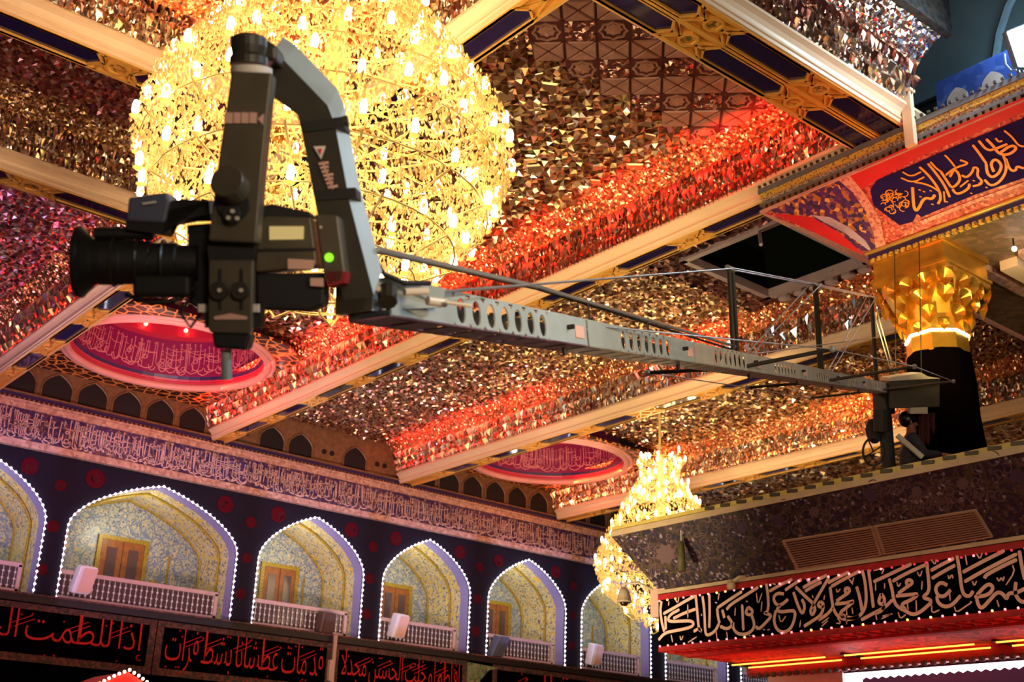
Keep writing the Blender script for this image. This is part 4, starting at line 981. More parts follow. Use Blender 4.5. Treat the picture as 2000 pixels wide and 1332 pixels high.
o = sv.build('scroll_tracery', 'arabesque_rose', cn, 'thin scrolls on the dark tile'); o['kind'] = 'stuff'
# ventilation grille in two halves
gr = thing('ventilation_grille', 'brown louvred air grille in two panels on the dark cove above the banner', 'grille', lcove(1735, 1050, .03))
def grille(q, nm):
    P4 = [lcove(*p, .035) for p in q]; I4 = [P4[0].lerp(P4[2], .02), P4[1].lerp(P4[3], .02), P4[2].lerp(P4[0], .02), P4[3].lerp(P4[1], .02)]
    fr_ = MB().ring(P4, I4, -lcn * .04).build('grille_frame', 'grille_metal', gr)
    MB().prism([lcove(*p, .012) for p in q], -lcn * .01).build('backing', 'niche_dark', gr)
    for k in range(13):
        f = (k + .5) / 13; a, b = P4[0].lerp(P4[3], f), P4[1].lerp(P4[2], f)
        u = (P4[3] - P4[0]).normalized(); MB().prism([a + u * .012, a - u * .012 + lcn * .02, b - u * .012 + lcn * .02, b + u * .012], -lcn * .006).build('slat', 'grille_metal', gr)
grille([(1527, 1057), (1703, 1029), (1722, 1085), (1556, 1113)], 'l'); grille([(1706, 1028), (1905, 996), (1938, 1050), (1725, 1084)], 'r')
# corner block, tassel
cb = MB(); cb.span((FX - .02, FY - .12, BZ0 + .5), (FX + .3, FY + .16, FZ + .05)).build('corner_block', 'rail_pink', cn)
tp = onX(1330, 1030, EX + .06); tp.z = EZ - .14
ts_ = thing('hanging_tassel', 'dark green tassel hanging from a thin cord below the eave corner', 'tassel', tp)
MB().tube([tp + Vector((0, 0, .05)), tp - Vector((0, 0, .20))], .006, 5).build('cord', 'bead_white', ts_)
grainy('tassel_green', (.10, .09, .03), .6, 0, .4, 20)
MB().lathe([(.01, 0), (.035, -.03), (.05, -.12), (.06, -.42), (.001, -.42)], tp - Vector((0, 0, .2)), 12).build('skirt', 'tassel_green', ts_, smooth=True)
# ---- black banner with pale calligraphy
bn = thing('calligraphy_banner', 'large black banner with pale pink calligraphy and red bulb borders', 'banner', (FX, 8, BZ0))
MB().span((FX - .02, YN - 1, BZ0), (FX, FY, FZ - .05)).build('cloth', 'black_velvet', bn)
grainy('border_red', (.42, .01, .015), .7, 0, .3, 8)
MB().span((FX - .03, YN - 1, FZ - .14), (FX - .015, FY, FZ - .05)).build('upper_border', 'border_red', bn)
MB().span((FX - .03, YN - 1, BZ0), (FX - .015, FY, BZ0 + .07)).build('lower_border', 'border_red', bn)
mat('banner_script', (.85, .56, .50), .6)
bx_ = FX - .032; bn_n = Vector((-1, 0, 0))
def B2(pts): return [onX(1280 + x * .2042, 1060 + y * .2042, bx_) for x, y in pts]
def B3(pts): return [onX(1640 + x * .2192, 1040 + y * .2192, bx_) for x, y in pts]
T2 = [[(60, 560), (45, 640), (60, 760), (85, 850)], [(95, 700), (100, 830)], [(30, 930), (90, 860), (200, 840), (340, 810), (372, 775), (340, 745), (240, 750), (140, 755), (115, 730), (150, 680), (230, 640)], [(75, 680), (200, 610), (300, 550), (380, 510)], [(170, 725), (280, 670), (385, 635)],
      [(385, 500), (400, 650), (415, 830), (445, 850), (420, 815), (365, 850)], [(450, 510), (470, 650), (475, 860), (500, 890), (570, 850), (610, 770)], [(515, 490), (520, 650), (515, 815)], [(590, 625), (600, 720), (615, 770)], [(590, 625), (700, 550), (830, 465)],
      [(640, 640), (660, 720)], [(690, 700), (745, 780), (690, 830), (620, 800)], [(680, 640), (720, 590), (850, 510), (985, 425)], [(830, 590), (842, 840)], [(885, 615), (935, 650), (915, 692), (860, 680), (885, 615)], [(920, 690), (950, 780), (930, 840), (860, 880), (780, 870), (740, 810), (745, 760)],
      [(1060, 390), (1080, 520), (1080, 660), (1030, 675), (1120, 690), (1060, 760), (990, 830), (960, 800)], [(1230, 490), (1170, 480), (1125, 520), (1150, 590), (1200, 600), (1270, 540)], [(1200, 592), (1155, 640), (1200, 665), (1280, 650), (1340, 650), (1330, 740), (1290, 830), (1220, 862), (1160, 830), (1130, 740), (1155, 645)],
      [(1090, 465), (1200, 400), (1310, 350)], [(1240, 455), (1330, 390), (1400, 350)], [(1320, 470), (1370, 620), (1410, 690), (1432, 600), (1400, 540)], [(1340, 420), (1430, 510), (1510, 580)], [(1660, 330), (1590, 450), (1510, 590), (1480, 650), (1500, 700), (1532, 640), (1510, 585)],
      [(1410, 430), (1520, 370), (1640, 310)], [(1430, 465), (1520, 410), (1590, 375)], [(1580, 560), (1612, 590), (1590, 622), (1550, 600), (1580, 560)], [(1610, 600), (1590, 690), (1500, 750), (1420, 800)], [(1670, 420), (1690, 560), (1700, 620), (1640, 690), (1560, 740)],
      [(1700, 620), (1730, 690), (1790, 730), (1860, 735), (1955, 700)], [(1720, 585), (1840, 575), (1910, 550), (1830, 620), (1760, 670), (1800, 720)], [(1730, 560), (1800, 510), (1860, 470), (1850, 430), (1810, 440), (1822, 480)], [(1680, 420), (1800, 350), (1955, 270)], [(1650, 385), (1750, 330), (1850, 280)]]
T3 = [[(200, 335), (230, 450), (240, 640), (190, 740), (110, 770), (30, 740), (0, 720)], [(150, 480), (180, 580), (200, 700)], [(255, 330), (280, 500), (300, 670)],
      [(370, 545), (402, 590), (390, 640), (340, 630), (370, 545)], [(400, 600), (390, 690), (320, 720)], [(470, 600), (400, 670), (300, 720), (190, 780)], [(440, 410), (470, 520), (480, 600), (510, 660), (590, 700), (650, 735), (720, 710), (820, 620)], [(500, 565), (620, 555), (710, 545), (640, 600), (540, 640), (590, 690)],
      [(520, 545), (590, 490), (655, 450), (630, 420), (590, 430), (602, 470)], [(300, 440), (450, 370), (640, 280)], [(470, 435), (600, 360), (770, 285)], [(775, 260), (790, 400), (800, 530), (730, 580), (820, 600), (800, 650)], [(960, 470), (900, 440), (850, 490), (870, 560), (930, 575), (990, 510)],
      [(868, 565), (870, 620), (930, 665), (1000, 650), (1080, 560)], [(1045, 205), (1070, 350), (1085, 500), (1110, 560), (1160, 570), (1190, 520)], [(810, 340), (900, 290), (1020, 230)], [(820, 410), (920, 350), (1030, 290)], [(1220, 560), (1290, 480), (1340, 455), (1372, 500), (1320, 560), (1200, 575)],
      [(1095, 355), (1250, 270), (1470, 160)], [(1110, 440), (1300, 330), (1580, 190)], [(1290, 410), (1300, 380), (1450, 300), (1580, 240)], [(1220, 590), (1240, 660), (1270, 675), (1330, 610), (1400, 530), (1450, 540), (1490, 600), (1500, 540), (1570, 540), (1650, 500)], [(1570, 440), (1560, 540), (1600, 610), (1650, 620)], [(1600, 160), (1620, 290), (1650, 420)]]
thin2 = [[(130, 560), (125, 600)], [(190, 540), (215, 580), (225, 520)], [(310, 590), (310, 720)], [(610, 480), (600, 550)], [(765, 620), (760, 700)], [(965, 480), (980, 600), (1020, 480)], [(1020, 560), (1010, 660)], [(1120, 390), (1150, 400)], [(1180, 690), (1200, 770), (1250, 700)], [(1390, 740), (1380, 810)], [(1440, 340), (1470, 390), (1480, 330)], [(1500, 500), (1510, 530)], [(1620, 500), (1610, 550)], [(1590, 770), (1660, 715)], [(1590, 800), (1650, 745)], [(1730, 440), (1740, 480), (1770, 440)], [(1740, 720), (1780, 770), (1730, 770)], [(1830, 640), (1830, 780)], [(1880, 620), (1890, 680)], [(1860, 350), (1890, 400)], [(150, 880), (165, 950)], [(235, 890), (245, 940), (265, 890)], [(310, 955), (395, 900)], [(580, 840), (590, 930)], [(680, 850), (690, 910)], [(1030, 830), (1050, 832)], [(1070, 833), (1095, 830)], [(895, 885), (910, 890)], [(920, 888), (940, 884)], [(570, 570), (590, 575)], [(440, 680), (442, 700)], [(865, 560), (885, 562)]]
thin3 = [[(80, 410), (110, 460), (125, 400)], [(320, 450), (320, 520)], [(400, 450), (400, 500)], [(510, 440), (520, 490), (545, 450)], [(690, 350), (715, 400), (735, 340)], [(735, 430), (730, 510)], [(600, 610), (610, 690)], [(680, 600), (685, 700)], [(320, 720), (330, 780)], [(370, 770), (470, 720)], [(380, 745), (470, 725)], [(520, 710), (540, 770), (590, 730)], [(820, 650), (820, 720), (890, 690)], [(815, 240), (850, 290), (860, 240)], [(965, 380), (975, 420), (1000, 370), (1010, 410)], [(975, 500), (985, 610)], [(1020, 660), (1040, 715), (1120, 660), (1180, 620), (1160, 615)], [(1120, 200), (1135, 290)], [(1220, 190), (1250, 240), (1270, 180)], [(1180, 430), (1200, 480), (1220, 430)], [(1400, 400), (1420, 440), (1440, 395), (1455, 440), (1465, 390)], [(1480, 470), (1560, 350), (1540, 290)], [(1400, 600), (1420, 665)], [(300, 340), (400, 315), (375, 370)]]
bt = MB()
for s in T2: ribbon(bt, smooth(B2(s)), .043, lambda p: bn_n)
for s in T3: ribbon(bt, smooth(B3(s)), .043, lambda p: bn_n)
for s in thin2: ribbon(bt, smooth(B2(s), 1), .018, lambda p: bn_n)
for s in thin3: ribbon(bt, smooth(B3(s), 1), .018, lambda p: bn_n)
bt.build('lettering', 'banner_script', bn, 'pale pink calligraphy lettering')
mat('bulb_pink', (1, .4, .4), .3, emit=(1, .22, .25), estr=3, sampled=False); mat('bulb_dim', (.5, .05, .08), .3, emit=(.8, .03, .08), estr=1.0, sampled=False); mat('bulb_amber', (1, .6, .2), .3, emit=(1, .5, .12), estr=4, sampled=False)
bl_ = {m: MB().ball((0, 0, 0), .015, 8).mesh('border_bulb', m) for m in ('bulb_pink', 'bulb_dim', 'bulb_amber')}
k = 0; y = FY - .05; rr = random.Random(8)
while y > 3.9:
    for z in (FZ - .155, BZ0 + .075):
        m = 'bulb_amber' if rr.random() < .14 else ('bulb_dim' if (z > 2.8 and y < 9.0 and rr.random() < .8) else 'bulb_pink')
        inst(bl_[m], 'border_bulb', bn, Matrix.Translation((FX - .05, y, z)))
    y -= .155
# ---- red cloth soffit, neon tubes and the fluorescent light below
rs = thing('red_soffit', 'red cloth valance and ceiling glowing under the calligraphy banner', 'canopy', (14, 8, BZ0))
pattern('soffit_red', [(0, (.8, .02, .015)), (.5, (.6, .012, .012)), (.8, (.3, .006, .008))], 14, .6, stops2=(.03, (.9, .08, .04)), scale2=4)
MB().add([(FX, YN - 1, BZ0), (FX, FY, BZ0), (14.85, FY, BZ0), (14.85, YN - 1, BZ0)], [(0, 1, 2, 3)]).build('cloth_ceiling', 'soffit_red', rs)
MB().span((13.35, YN - 1, BZ0 - .035), (13.5, FY - .1, BZ0 + .02)).build('fold', 'border_red', rs)
sw = MB()
for k in range(46):
    y = FY - .25 - k * .2
    if y < 3.2: break
    sw.tube([(13.0 + .25 * math.sin(math.pi * j / 8), y - .2 * j / 8, BZ0 - .012) for j in range(9)], .012, 5)
o = sw.build('lace_swags', 'border_red', rs); o['kind'] = 'stuff'
MB().span((14.85, YN - 1, BZ0 - .16), (15.0, FY, BZ0)).build('valance_board', 'border_red', rs)
fd = MB().lathe([(.01, 0), (.05, -.02), (.04, -.07), (.001, -.08)], (0, 0, 0), 8).mesh('tassel', 'banner_frame')
for k in range(60):
    y = FY - .1 - k * .14
    if y > 3.5: inst(fd, 'tassel', rs, Matrix.Translation((14.83, y, BZ0 - .12)))
mat('neon_orange', (1, .5, .1), .3, emit=(1, .36, .05), estr=3.2)
for i, (a, b) in enumerate(((12.3, 10.62), (10.3, 8.35), (8.05, 5.8))):
    nt_ = thing('neon_tube', ['orange neon tube pair at the left end of the red ceiling', 'orange neon tube pair in the middle of the red ceiling', 'orange neon tube pair at the right picture edge'][i], 'lamp', (14.75, (a + b) / 2, BZ0 - .05), 'neon tubes under the red ceiling')
    for x in (14.42, 14.80): MB().tube([(x, a, BZ0 - .04), (x, b, BZ0 - .04)], .011, 6).build('tube', 'neon_orange', nt_)
    MB().span((14.40, a - .02, BZ0 - .03), (14.84, a + .05, BZ0)).build('socket', 'dark_ledge', nt_)
    light('neon_glow', 'AREA', (13.9, (a + b) / 2, BZ0 - .55), 7, (1, .04, .015), 1.4, aim=(13.9, (a + b) / 2, BZ0 + 1))
light('banner_red', 'AREA', (12.1, 8.2, BZ0 - .5), 4, RED, 2.5, aim=(13.2, 8.2, BZ0 + .5))
mat('fluorescent', (1, 1, 1), .3, emit=(1, .98, 1), estr=9)
fl2 = thing('fluorescent_panel', 'white fluorescent light strip at the bottom right corner', 'lamp', onZ(1850, 1310, 1.95))
a_, b_ = onX(1652, 1316, 15.1), onX(2010, 1293, 15.1)
MB().span((15.08, b_.y - .4, a_.z - .22), (15.2, a_.y, a_.z)).build('diffuser', 'fluorescent', fl2)
MB().span((15.05, b_.y - .4, a_.z), (15.3, a_.y + .06, a_.z + .05)).build('housing', 'arabesque_plum', fl2)
mat('purple_zigzag', (.16, .14, .5), .5)
zz = MB()
for k in range(40):
    y = a_.y - .3 - k * .13
    zz.prism([(15.06, y, a_.z - .10), (15.06, y - .065, a_.z - .07), (15.06, y - .13, a_.z - .10), (15.06, y - .13, a_.z - .26), (15.06, y, a_.z - .26)], (.01, 0, 0))
zz.build('zigzag_valance', 'purple_zigzag', fl2, 'purple zigzag edge')
MB().span((15.02, a_.y, a_.z - .3), (15.3, a_.y + 1.35, a_.z + .04)).build('end_panel', 'rail_pink', fl2)
# ---- security dome camera and a white lamp hanging at the canopy corner
sc_ = onX(1219, 1170, FX - .25)
cc = thing('security_camera', 'hanging dome security camera at the canopy corner', 'camera', sc_)
mat('cctv_shell', (.42, .34, .26), .4); mat('cctv_glass', (.02, .008, .008), .08)
MB().lathe([(.001, .17), (.035, .165), (.075, .12), (.095, .04), (.105, -.02), (.115, -.03), (.115, -.045), (.001, -.045)], sc_, 20).build('housing', 'cctv_shell', cc, smooth=True)
MB().lathe([(.065, -.04), (.06, -.07), (.04, -.095), (.001, -.105)], sc_, 16).build('dome', 'cctv_glass', cc, smooth=True)
MB().tube([sc_ + Vector((0, 0, .16)), sc_ + Vector((0, -.02, .22)), sc_ + Vector((.1, -.2, .23)), sc_ + Vector((.25, -.36, .12)), sc_ + Vector((.27, -.42, .0))], .022, 8).build('bracket_arm', 'cctv_shell', cc, smooth=True)
sp = onX(1428, 1143, FX - .12)
wc = thing('bullet_camera', 'small white camera mounted on the upper red border of the banner', 'camera', sp)
MB().lathe([(.001, -.06), (.055, -.055), (.06, 0), (.05, .05), (.001, .06)], sp, 14).build('housing', 'eave_stone', wc, smooth=True)
MB().tube([sp + Vector((0, 0, .04)), sp + Vector((.03, -.12, .1)), sp + Vector((.1, -.18, .11))], .025, 8).build('arm', 'eave_stone', wc, smooth=True)

# ================================================================== CHANDELIERS
def zfor(X, Y, py):
    """height on the vertical axis (X, Y) that shows at picture row py"""
    r1, r2 = RC[:, 1], RC[:, 2]; k = (py - PP[1]) / F
    a = r1[2] - k * r2[2]; b = -(r1[0] - k * r2[0]) * X - (r1[1] - k * r2[1]) * Y
    return b / a
m = mat('crystal', (1, .86, .50), .12, 0.0); nt = m.node_tree
tr = nt.nodes.new('ShaderNodeBsdfTranslucent'); tr.inputs[0].default_value = (1, .80, .38, 1)
mx = nt.nodes.new('ShaderNodeMixShader'); mx.inputs[0].default_value = .5
nt.links.new(nt.nodes['Principled BSDF'].outputs[0], mx.inputs[1]); nt.links.new(tr.outputs[0], mx.inputs[2]); nt.links.new(mx.outputs[0], nt.nodes['Material Output'].inputs[0])
mat('bulb_glow', (1, 1, 1), .2, emit=(1, .90, .62), estr=14, sampled=False)
mat('chandelier_gold', (1, .78, .30), .35, .3)
OCT = np.array([[[0, 0, 1.5], [1, 0, 0], [0, 1, 0]], [[0, 0, 1.5], [0, 1, 0], [-1, 0, 0]], [[0, 0, 1.5], [-1, 0, 0], [0, -1, 0]], [[0, 0, 1.5], [0, -1, 0], [1, 0, 0]],
                [[0, 0, -1.5], [0, 1, 0], [1, 0, 0]], [[0, 0, -1.5], [-1, 0, 0], [0, 1, 0]], [[0, 0, -1.5], [0, -1, 0], [-1, 0, 0]], [[0, 0, -1.5], [1, 0, 0], [0, -1, 0]]])
def chandelier(cx, cy, tiers, label, ncry, rb, rc, zt, seed, cut=None):
    rnd = np.random.default_rng(seed); z0 = tiers[0][0]
    t = thing('chandelier', label, 'chandelier', (cx, cy, z0), 'crystal chandeliers')
    MB().tube([(cx, cy, tiers[-1][0]), (cx, cy, zt)], .03, 8).build('chain', 'chandelier_gold', t)
    MB().lathe([(.03, tiers[0][0] - .1), (.12, tiers[0][0]), (.08, tiers[1][0]), (.14, (tiers[0][0] + tiers[-1][0]) / 2), (.07, tiers[-1][0]), (.02, tiers[-1][0] + .2)], (cx, cy, 0), 12).build('stem', 'chandelier_gold', t, smooth=True)
    bulb = MB().ball((0, 0, 0), rb * .85, 8, (.8, .8, 1.9)).mesh('bulb', 'bulb_glow', True)
    cup = MB().lathe([(.01, -rb * 2.2), (rb * .3, -rb * 2.1), (rb * .9, -rb * 1.6), (.01, -rb * 1.65)], (0, 0, 0), 8).mesh('candle_cup', 'crystal')
    for z, r, n in tiers:
        MB().tube([(cx + r * .97 * math.cos(2 * math.pi * k / 40), cy + r * .97 * math.sin(2 * math.pi * k / 40), z - rb * 2.2) for k in range(40)], rb * .16, 5, closed=True).build('tier_ring', 'chandelier_gold', t, smooth=True)
        arm = MB().tube([(0, 0, -.02), (r * .35, 0, -.16), (r * .75, 0, -.2), (r * .97, 0, -.05), (r, 0, 0)], rb * .22, 5).mesh('arm', 'chandelier_gold')
        ph = rnd.uniform(0, 1)
        for k in range(n):
            a = 2 * math.pi * (k + ph + rnd.uniform(-.2, .2)) / n; r_ = r + rnd.uniform(-.09, .09)
            p = Vector((cx + r_ * math.cos(a), cy + r_ * math.sin(a), z + rnd.uniform(-.13, .13)))
            cp_ = inst(cup, 'candle_cup', t, Matrix.Translation(p)); inst(bulb, 'bulb', cp_, Matrix.Translation(p))
            if k % 2 == 0: inst(arm, 'arm', t, Matrix.Translation((cx, cy, z - rb * 2)) @ Matrix.Rotation(a, 4, 'Z'))
    # crystal strands following the outline of the tiers
    zs = np.array([q[0] for q in tiers]); rs = np.array([q[1] for q in tiers]); out = []
    w_ = rnd.uniform(0, 1, ncry); zz = zs[0] - .12 + (zs[-1] - zs[0] + .1) * w_
    rr_ = np.interp(zz, zs, rs) * (1 - np.abs(rnd.normal(0, .09, ncry))) + .06
    keep = rnd.uniform(0, 1, ncry) < rr_ / rs.max() + .06
    zz, rr_ = zz[keep], rr_[keep]; a = np.round(rnd.uniform(0, 2 * np.pi, len(zz)) * rr_ / (rc * 3.4)) * (rc * 3.4) / np.maximum(rr_, .05) + rnd.normal(0, .006, len(zz))
    C = np.stack([cx + rr_ * np.cos(a), cy + rr_ * np.sin(a), zz + rnd.normal(0, .02, len(zz))], 1)
    S = rc * rnd.uniform(.55, 1.25, len(zz))
    T = C[:, None, None, :] + OCT[None] * S[:, None, None, None] * np.array([1, 1, 1.25])
    stuff_part('crystal_strands', T.reshape(-1, 3, 3), 'crystal', t, 'thousands of hanging crystals')
    return t
NT = [(4.95, .6, 8), (5.15, 1.05, 14), (5.45, 1.45, 20), (5.85, 1.78, 26), (6.35, 1.93, 30), (6.85, 1.82, 30), (7.3, 1.52, 26), (7.75, 1.2, 20), (8.2, .9, 14), (8.65, .55, 8)]
chandelier(5.5, 10.0, NT, 'huge glowing crystal chandelier behind the camera head', 22000, .058, .018, ZC, 1)
for z, r, p in ((5.35, .0, 22), (6.3, .0, 50), (7.2, .0, 50), (8.1, 0, 60)): light('chandelier_light', 'POINT', (5.5, 10.0, z), p, WARM, .55)
for a in range(5):
    light('chandelier_light', 'POINT', (5.5 + 1.35 * math.cos(a * 1.2566 + .3), 10.0 + 1.35 * math.sin(a * 1.2566 + .3), 6.5), 22, WARM, .25)
ax_, ay_ = 20.9, 19.9
px2z = lambda y: zfor(ax_, ay_, y)
FT = [(px2z(1212), .35, 8), (px2z(1185), .9, 20), (px2z(1150), 1.35, 30), (px2z(1105), 1.55, 36), (px2z(1062), 1.36, 34), (px2z(1022), 1.12, 30), (px2z(985), .86, 26), (px2z(953), .62, 20), (px2z(930), .38, 10), (px2z(905), .52, 14), (px2z(890), .42, 10)]
chandelier(ax_, ay_, FT, 'distant tiered crystal chandelier partly hidden by the canopy corner', 9000, .045, .024, ZC, 2)
light('chandelier_light', 'POINT', (ax_, ay_, FT[3][0]), 90, WARM, .5)
light('chandelier_light', 'POINT', (ax_, ay_, FT[6][0]), 70, WARM, .4)
light('chandelier_light', 'POINT', (ax_, ay_, FT[0][0] + .35), 30, WARM, .3)

# ================================================================== CAMERA CRANE
grainy('crane_black', (.05, .042, .03), .4, 0.1, .3, 9)
grainy('crane_plate', (.13, .105, .07), .42, 0.1, .3, 9)
grainy('crane_steel', (.46, .54, .56), .4, 0.1, .2, 7)
grainy('crane_beige', (.58, .54, .45), .4, 0.1, .2, 7)
mat('crane_purple', (.30, .12, .20), .5); mat('bolt', (.9, .8, .65), .3, .2); mat('cable_grey', (.45, .45, .43), .35, .6)
mat('label_pink', (.85, .50, .42), .5); mat('label_white', (.85, .78, .72), .5); mat('logo_red', (.75, .03, .04), .5)
mat('rubber', (.011, .010, .010), .6); mat('finder_blue', (.11, .12, .19), .45); mat('screen', (.62, .50, .22), .2, emit=(.8, .62, .25), estr=.45); mat('led_green', (.2, .8, .02), .3, emit=(.25, 1, .02), estr=1.6); mat('lens_glass', (.02, .02, .04), .04)
cr = thing('camera_crane', 'long grey perforated camera crane arm reaching from the roof to the camera', 'crane', (12.75, 8.3, EZ - .2))
P0, P1 = D(722, 588, 3.80), D(1738, 762, 16.1)
AX = (P1 - P0).normalized(); UPV = (Z3 - AX * Z3.dot(AX)).normalized(); SD = AX.cross(UPV).normalized()
if SD.dot(FWD) > 0: SD = -SD                      # SD points to the viewer's side
dep = lambda p: p.dot(FWD)
def jib(px_):                                      # point on the arm's axis showing at picture column px_
    lo, hi = 0.0, 1.3
    for _ in range(40):
        mid = (lo + hi) / 2; q = P0 + (P1 - P0) * mid; xx = q.dot(RIGHT) / dep(q) * F + PP[0]
        if xx < px_: lo = mid
        else: hi = mid
    return P0 + (P1 - P0) * lo
def plate(mb, o, L, H, th, nh, hp, hc, rx, ry):
    """side plate of a section with a row of oval holes, o at its lower near corner"""
    def Q(u, v): return o + AX * u + UPV * v
    s0 = hc - nh * hp / 2
    mb.prism([Q(0, 0), Q(s0, 0), Q(s0, H), Q(0, H)], SD * -th); mb.prism([Q(s0 + nh * hp, 0), Q(L, 0), Q(L, H), Q(s0 + nh * hp, H)], SD * -th)
    for k in range(nh):
        cx_ = s0 + (k + .5) * hp; N = 16; ou = []; inn = []
        for q in range(N):
            a = 2 * math.pi * q / N + math.pi / N; c_, s_ = math.cos(a), math.sin(a); f = min(hp / 2 / abs(c_), H / 2 / abs(s_))
            ou.append(Q(cx_ + c_ * f, H / 2 + s_ * f)); inn.append(Q(cx_ + rx * c_, H / 2 + ry * s_))
        mb.ring(ou, inn, SD * -th)
TOT = (P1 - P0).length; NS = 8; SL = TOT / 7.6; HJ = .118; WJ = .15
for k in range(NS):
    o = P0 + AX * (SL * k) - UPV * HJ / 2
    mt = 'crane_steel' if k < 2 else 'crane_beige'
    sec = MB(); plate(sec, o + SD * WJ / 2, SL * .985, HJ, .006, 7, SL * .07, SL * (.48 if k else .49), SL * .020, HJ * .38); so = sec.build('arm_side_plate', mt, cr, 'grey plate with a row of oval holes')
    s2 = MB(); plate(s2, o - SD * WJ / 2, SL * .985, HJ, .006, 7, SL * .07, SL * (.48 if k else .49), SL * .02, HJ * .38); s2.build('arm_side_plate', 'crane_black', cr)
    bt_ = MB()
    for q in range(8):
        f0, f1 = q / 8, (q + .72) / 8
        bt_.prism([o + AX * (SL * f0) + SD * WJ / 2, o + AX * (SL * f1) + SD * WJ / 2, o + AX * (SL * f1) - SD * WJ / 2, o + AX * (SL * f0) - SD * WJ / 2], UPV * .006)
    for s in (.42, -.42): bt_.prism([o + SD * WJ * (s + .08), o + SD * WJ * (s - .08), o + SD * WJ * (s - .08) + AX * SL, o + SD * WJ * (s + .08) + AX * SL], UPV * .006)
    bt_.build('arm_bottom_plate', 'crane_purple' if k == 0 else 'crane_beige', cr)
    MB().prism([o + UPV * HJ + SD * WJ / 2, o + UPV * HJ + SD * (WJ / 2 - .02), o + UPV * HJ + SD * (WJ / 2 - .02) + AX * SL, o + UPV * HJ + SD * WJ / 2 + AX * SL], UPV * .006).build('top_flange', mt, cr)
    if k < 6:
        j = P0 + AX * (SL * (k + .93))
        MB().box(j + SD * (WJ / 2 + .004), (SL * .055, HJ * .45, .004), (AX, UPV, SD)).build('arm_label', 'label_pink', so, 'pinkish label')
        MB().tube([j - AX * SL * .075 + UPV * HJ * .1, j - AX * SL * .075 + UPV * HJ * .1 + SD * (WJ / 2 + .03)], .011, 8).build('pin', 'rubber', cr)
        MB().tube([j + AX * SL * .0 - UPV * HJ / 2, j - UPV * (HJ / 2 + .035)], .011, 6).build('foot_bolt', 'rubber', cr)
# near end fitting
MB().prism([D(655, 530, 3.72), D(724, 540, 3.72), D(724, 607, 3.72), D(655, 615, 3.72)], FWD * .16 + RIGHT * .01).build('end_box', 'crane_black', cr, 'dark box at the head of the arm')
MB().prism([D(725, 545, 3.74), D(760, 540, 3.74), D(870, 563, 3.95), D(862, 600, 3.95), D(725, 607, 3.74)], FWD * .05).build('end_gusset', 'crane_steel', cr)
for a, b, r, m in (((757, 590), (757, 565), .03, 'crane_black'), ((790, 570), (835, 568), .012, 'bolt'), ((835, 587), (870, 592), .014, 'bolt'), ((738, 563), (742, 575), .009, 'bolt'), ((870, 590), (920, 597), .006, 'bolt')):
    MB().tube([D(*a, 3.70), D(*b, 3.74)], r, 10).build('clamp', m, cr)
MB().tube([D(735, 510, 3.7), D(750, 535, 3.72), D(790, 553, 3.75), D(840, 553, 3.82)], .008, 6).build('hose', 'rubber', cr, smooth=True)
# masts, spreaders and stay wires
tops = []; spread = []
for i, (pb, ptx, pty, le, re) in enumerate(((1437, 1427, 525, (1265, 728), (1625, 682)), (1604, 1592, 556, (1460, 757), (1786, 716)), (1712, 1702, 580, (1582, 778), (1862, 745)))):
    b = jib(pb); d_ = dep(b); tp_ = D(ptx, pty, d_)
    for s in (-1, 1): MB().tube([b + AX * .07 * s - UPV * .04, tp_ + AX * .05 * s], .018 if i else .016, 6).build('mast', 'crane_black', cr)
    MB().tube([tp_ - AX * .09, tp_ + AX * .09], .02, 6).build('mast_head', 'cable_grey', cr)
    hz = Z3.cross(AX).normalized(); hz = hz if hz.dot(RIGHT) > 0 else -hz
    ends = []
    for (ex, ey), s in ((le, -1), (re, 1)):
        lo, hi = 0, 4.0
        for _ in range(40):
            mid = (lo + hi) / 2; q = b + hz * s * mid; xx = q.dot(RIGHT) / dep(q) * F + PP[0]
            if (xx - ex) * s < 0: lo = mid
            else: hi = mid
        e = D(ex, ey, dep(b + hz * s * lo)); ends.append(e)
    sb_ = MB().tube([ends[0], b - UPV * .03, ends[1]], .014, 6).build('spreader_bar', 'crane_black', cr)
    for e in ends: MB().ball(e, .025, 8).build('spreader_tip', 'cable_grey', sb_)
    tops.append(tp_); spread.append(ends)
def wire(a, b, r=.005):
    MB().tube([a, b], r, 5).build('stay_wire', 'cable_grey', cr)
ne = D(862, 570, 3.98)
for s in (-.02, .02):
    o = SD * s
    wire(ne + o, tops[0] + o, .004); wire(tops[0] + o, tops[1] + o, .006); wire(tops[1] + o, tops[2] + o, .008); wire(tops[2] + o, P1 + AX * .9 + UPV * .05 + o, .008)
    wire(tops[1] + o * 3, jib(1462) + UPV * .07 + o, .006); wire(tops[2] + o * 3, jib(1622) + UPV * .07 + o, .007)
wire(jib(1462) + UPV * .08, tops[2] + UPV * -.5, .005)
for e in (0, 1):
    wire(jib(1100) + UPV * .05, spread[0][e], .004); wire(spread[0][e], spread[1][e], .005); wire(spread[1][e], spread[2][e], .006)
wire(spread[2][1], P1 + AX * .2, .006)
MB().tube([D(738, 487, 3.62), D(1050, 560, 5.1), jib(1440) + UPV * .12], .009, 6).build('levelling_rod', 'cable_grey', cr)
MB().tube([D(738, 491, 3.66), D(1050, 564, 5.15), jib(1440) + UPV * .09], .007, 6).build('levelling_rod', 'rubber', cr)
for px_ in (1155, 1270): q = jib(px_); MB().tube([q + UPV * .05, q + UPV * (.17 if px_ < 1200 else .15)], .006, 5).build('rod_guide', 'rubber', cr)
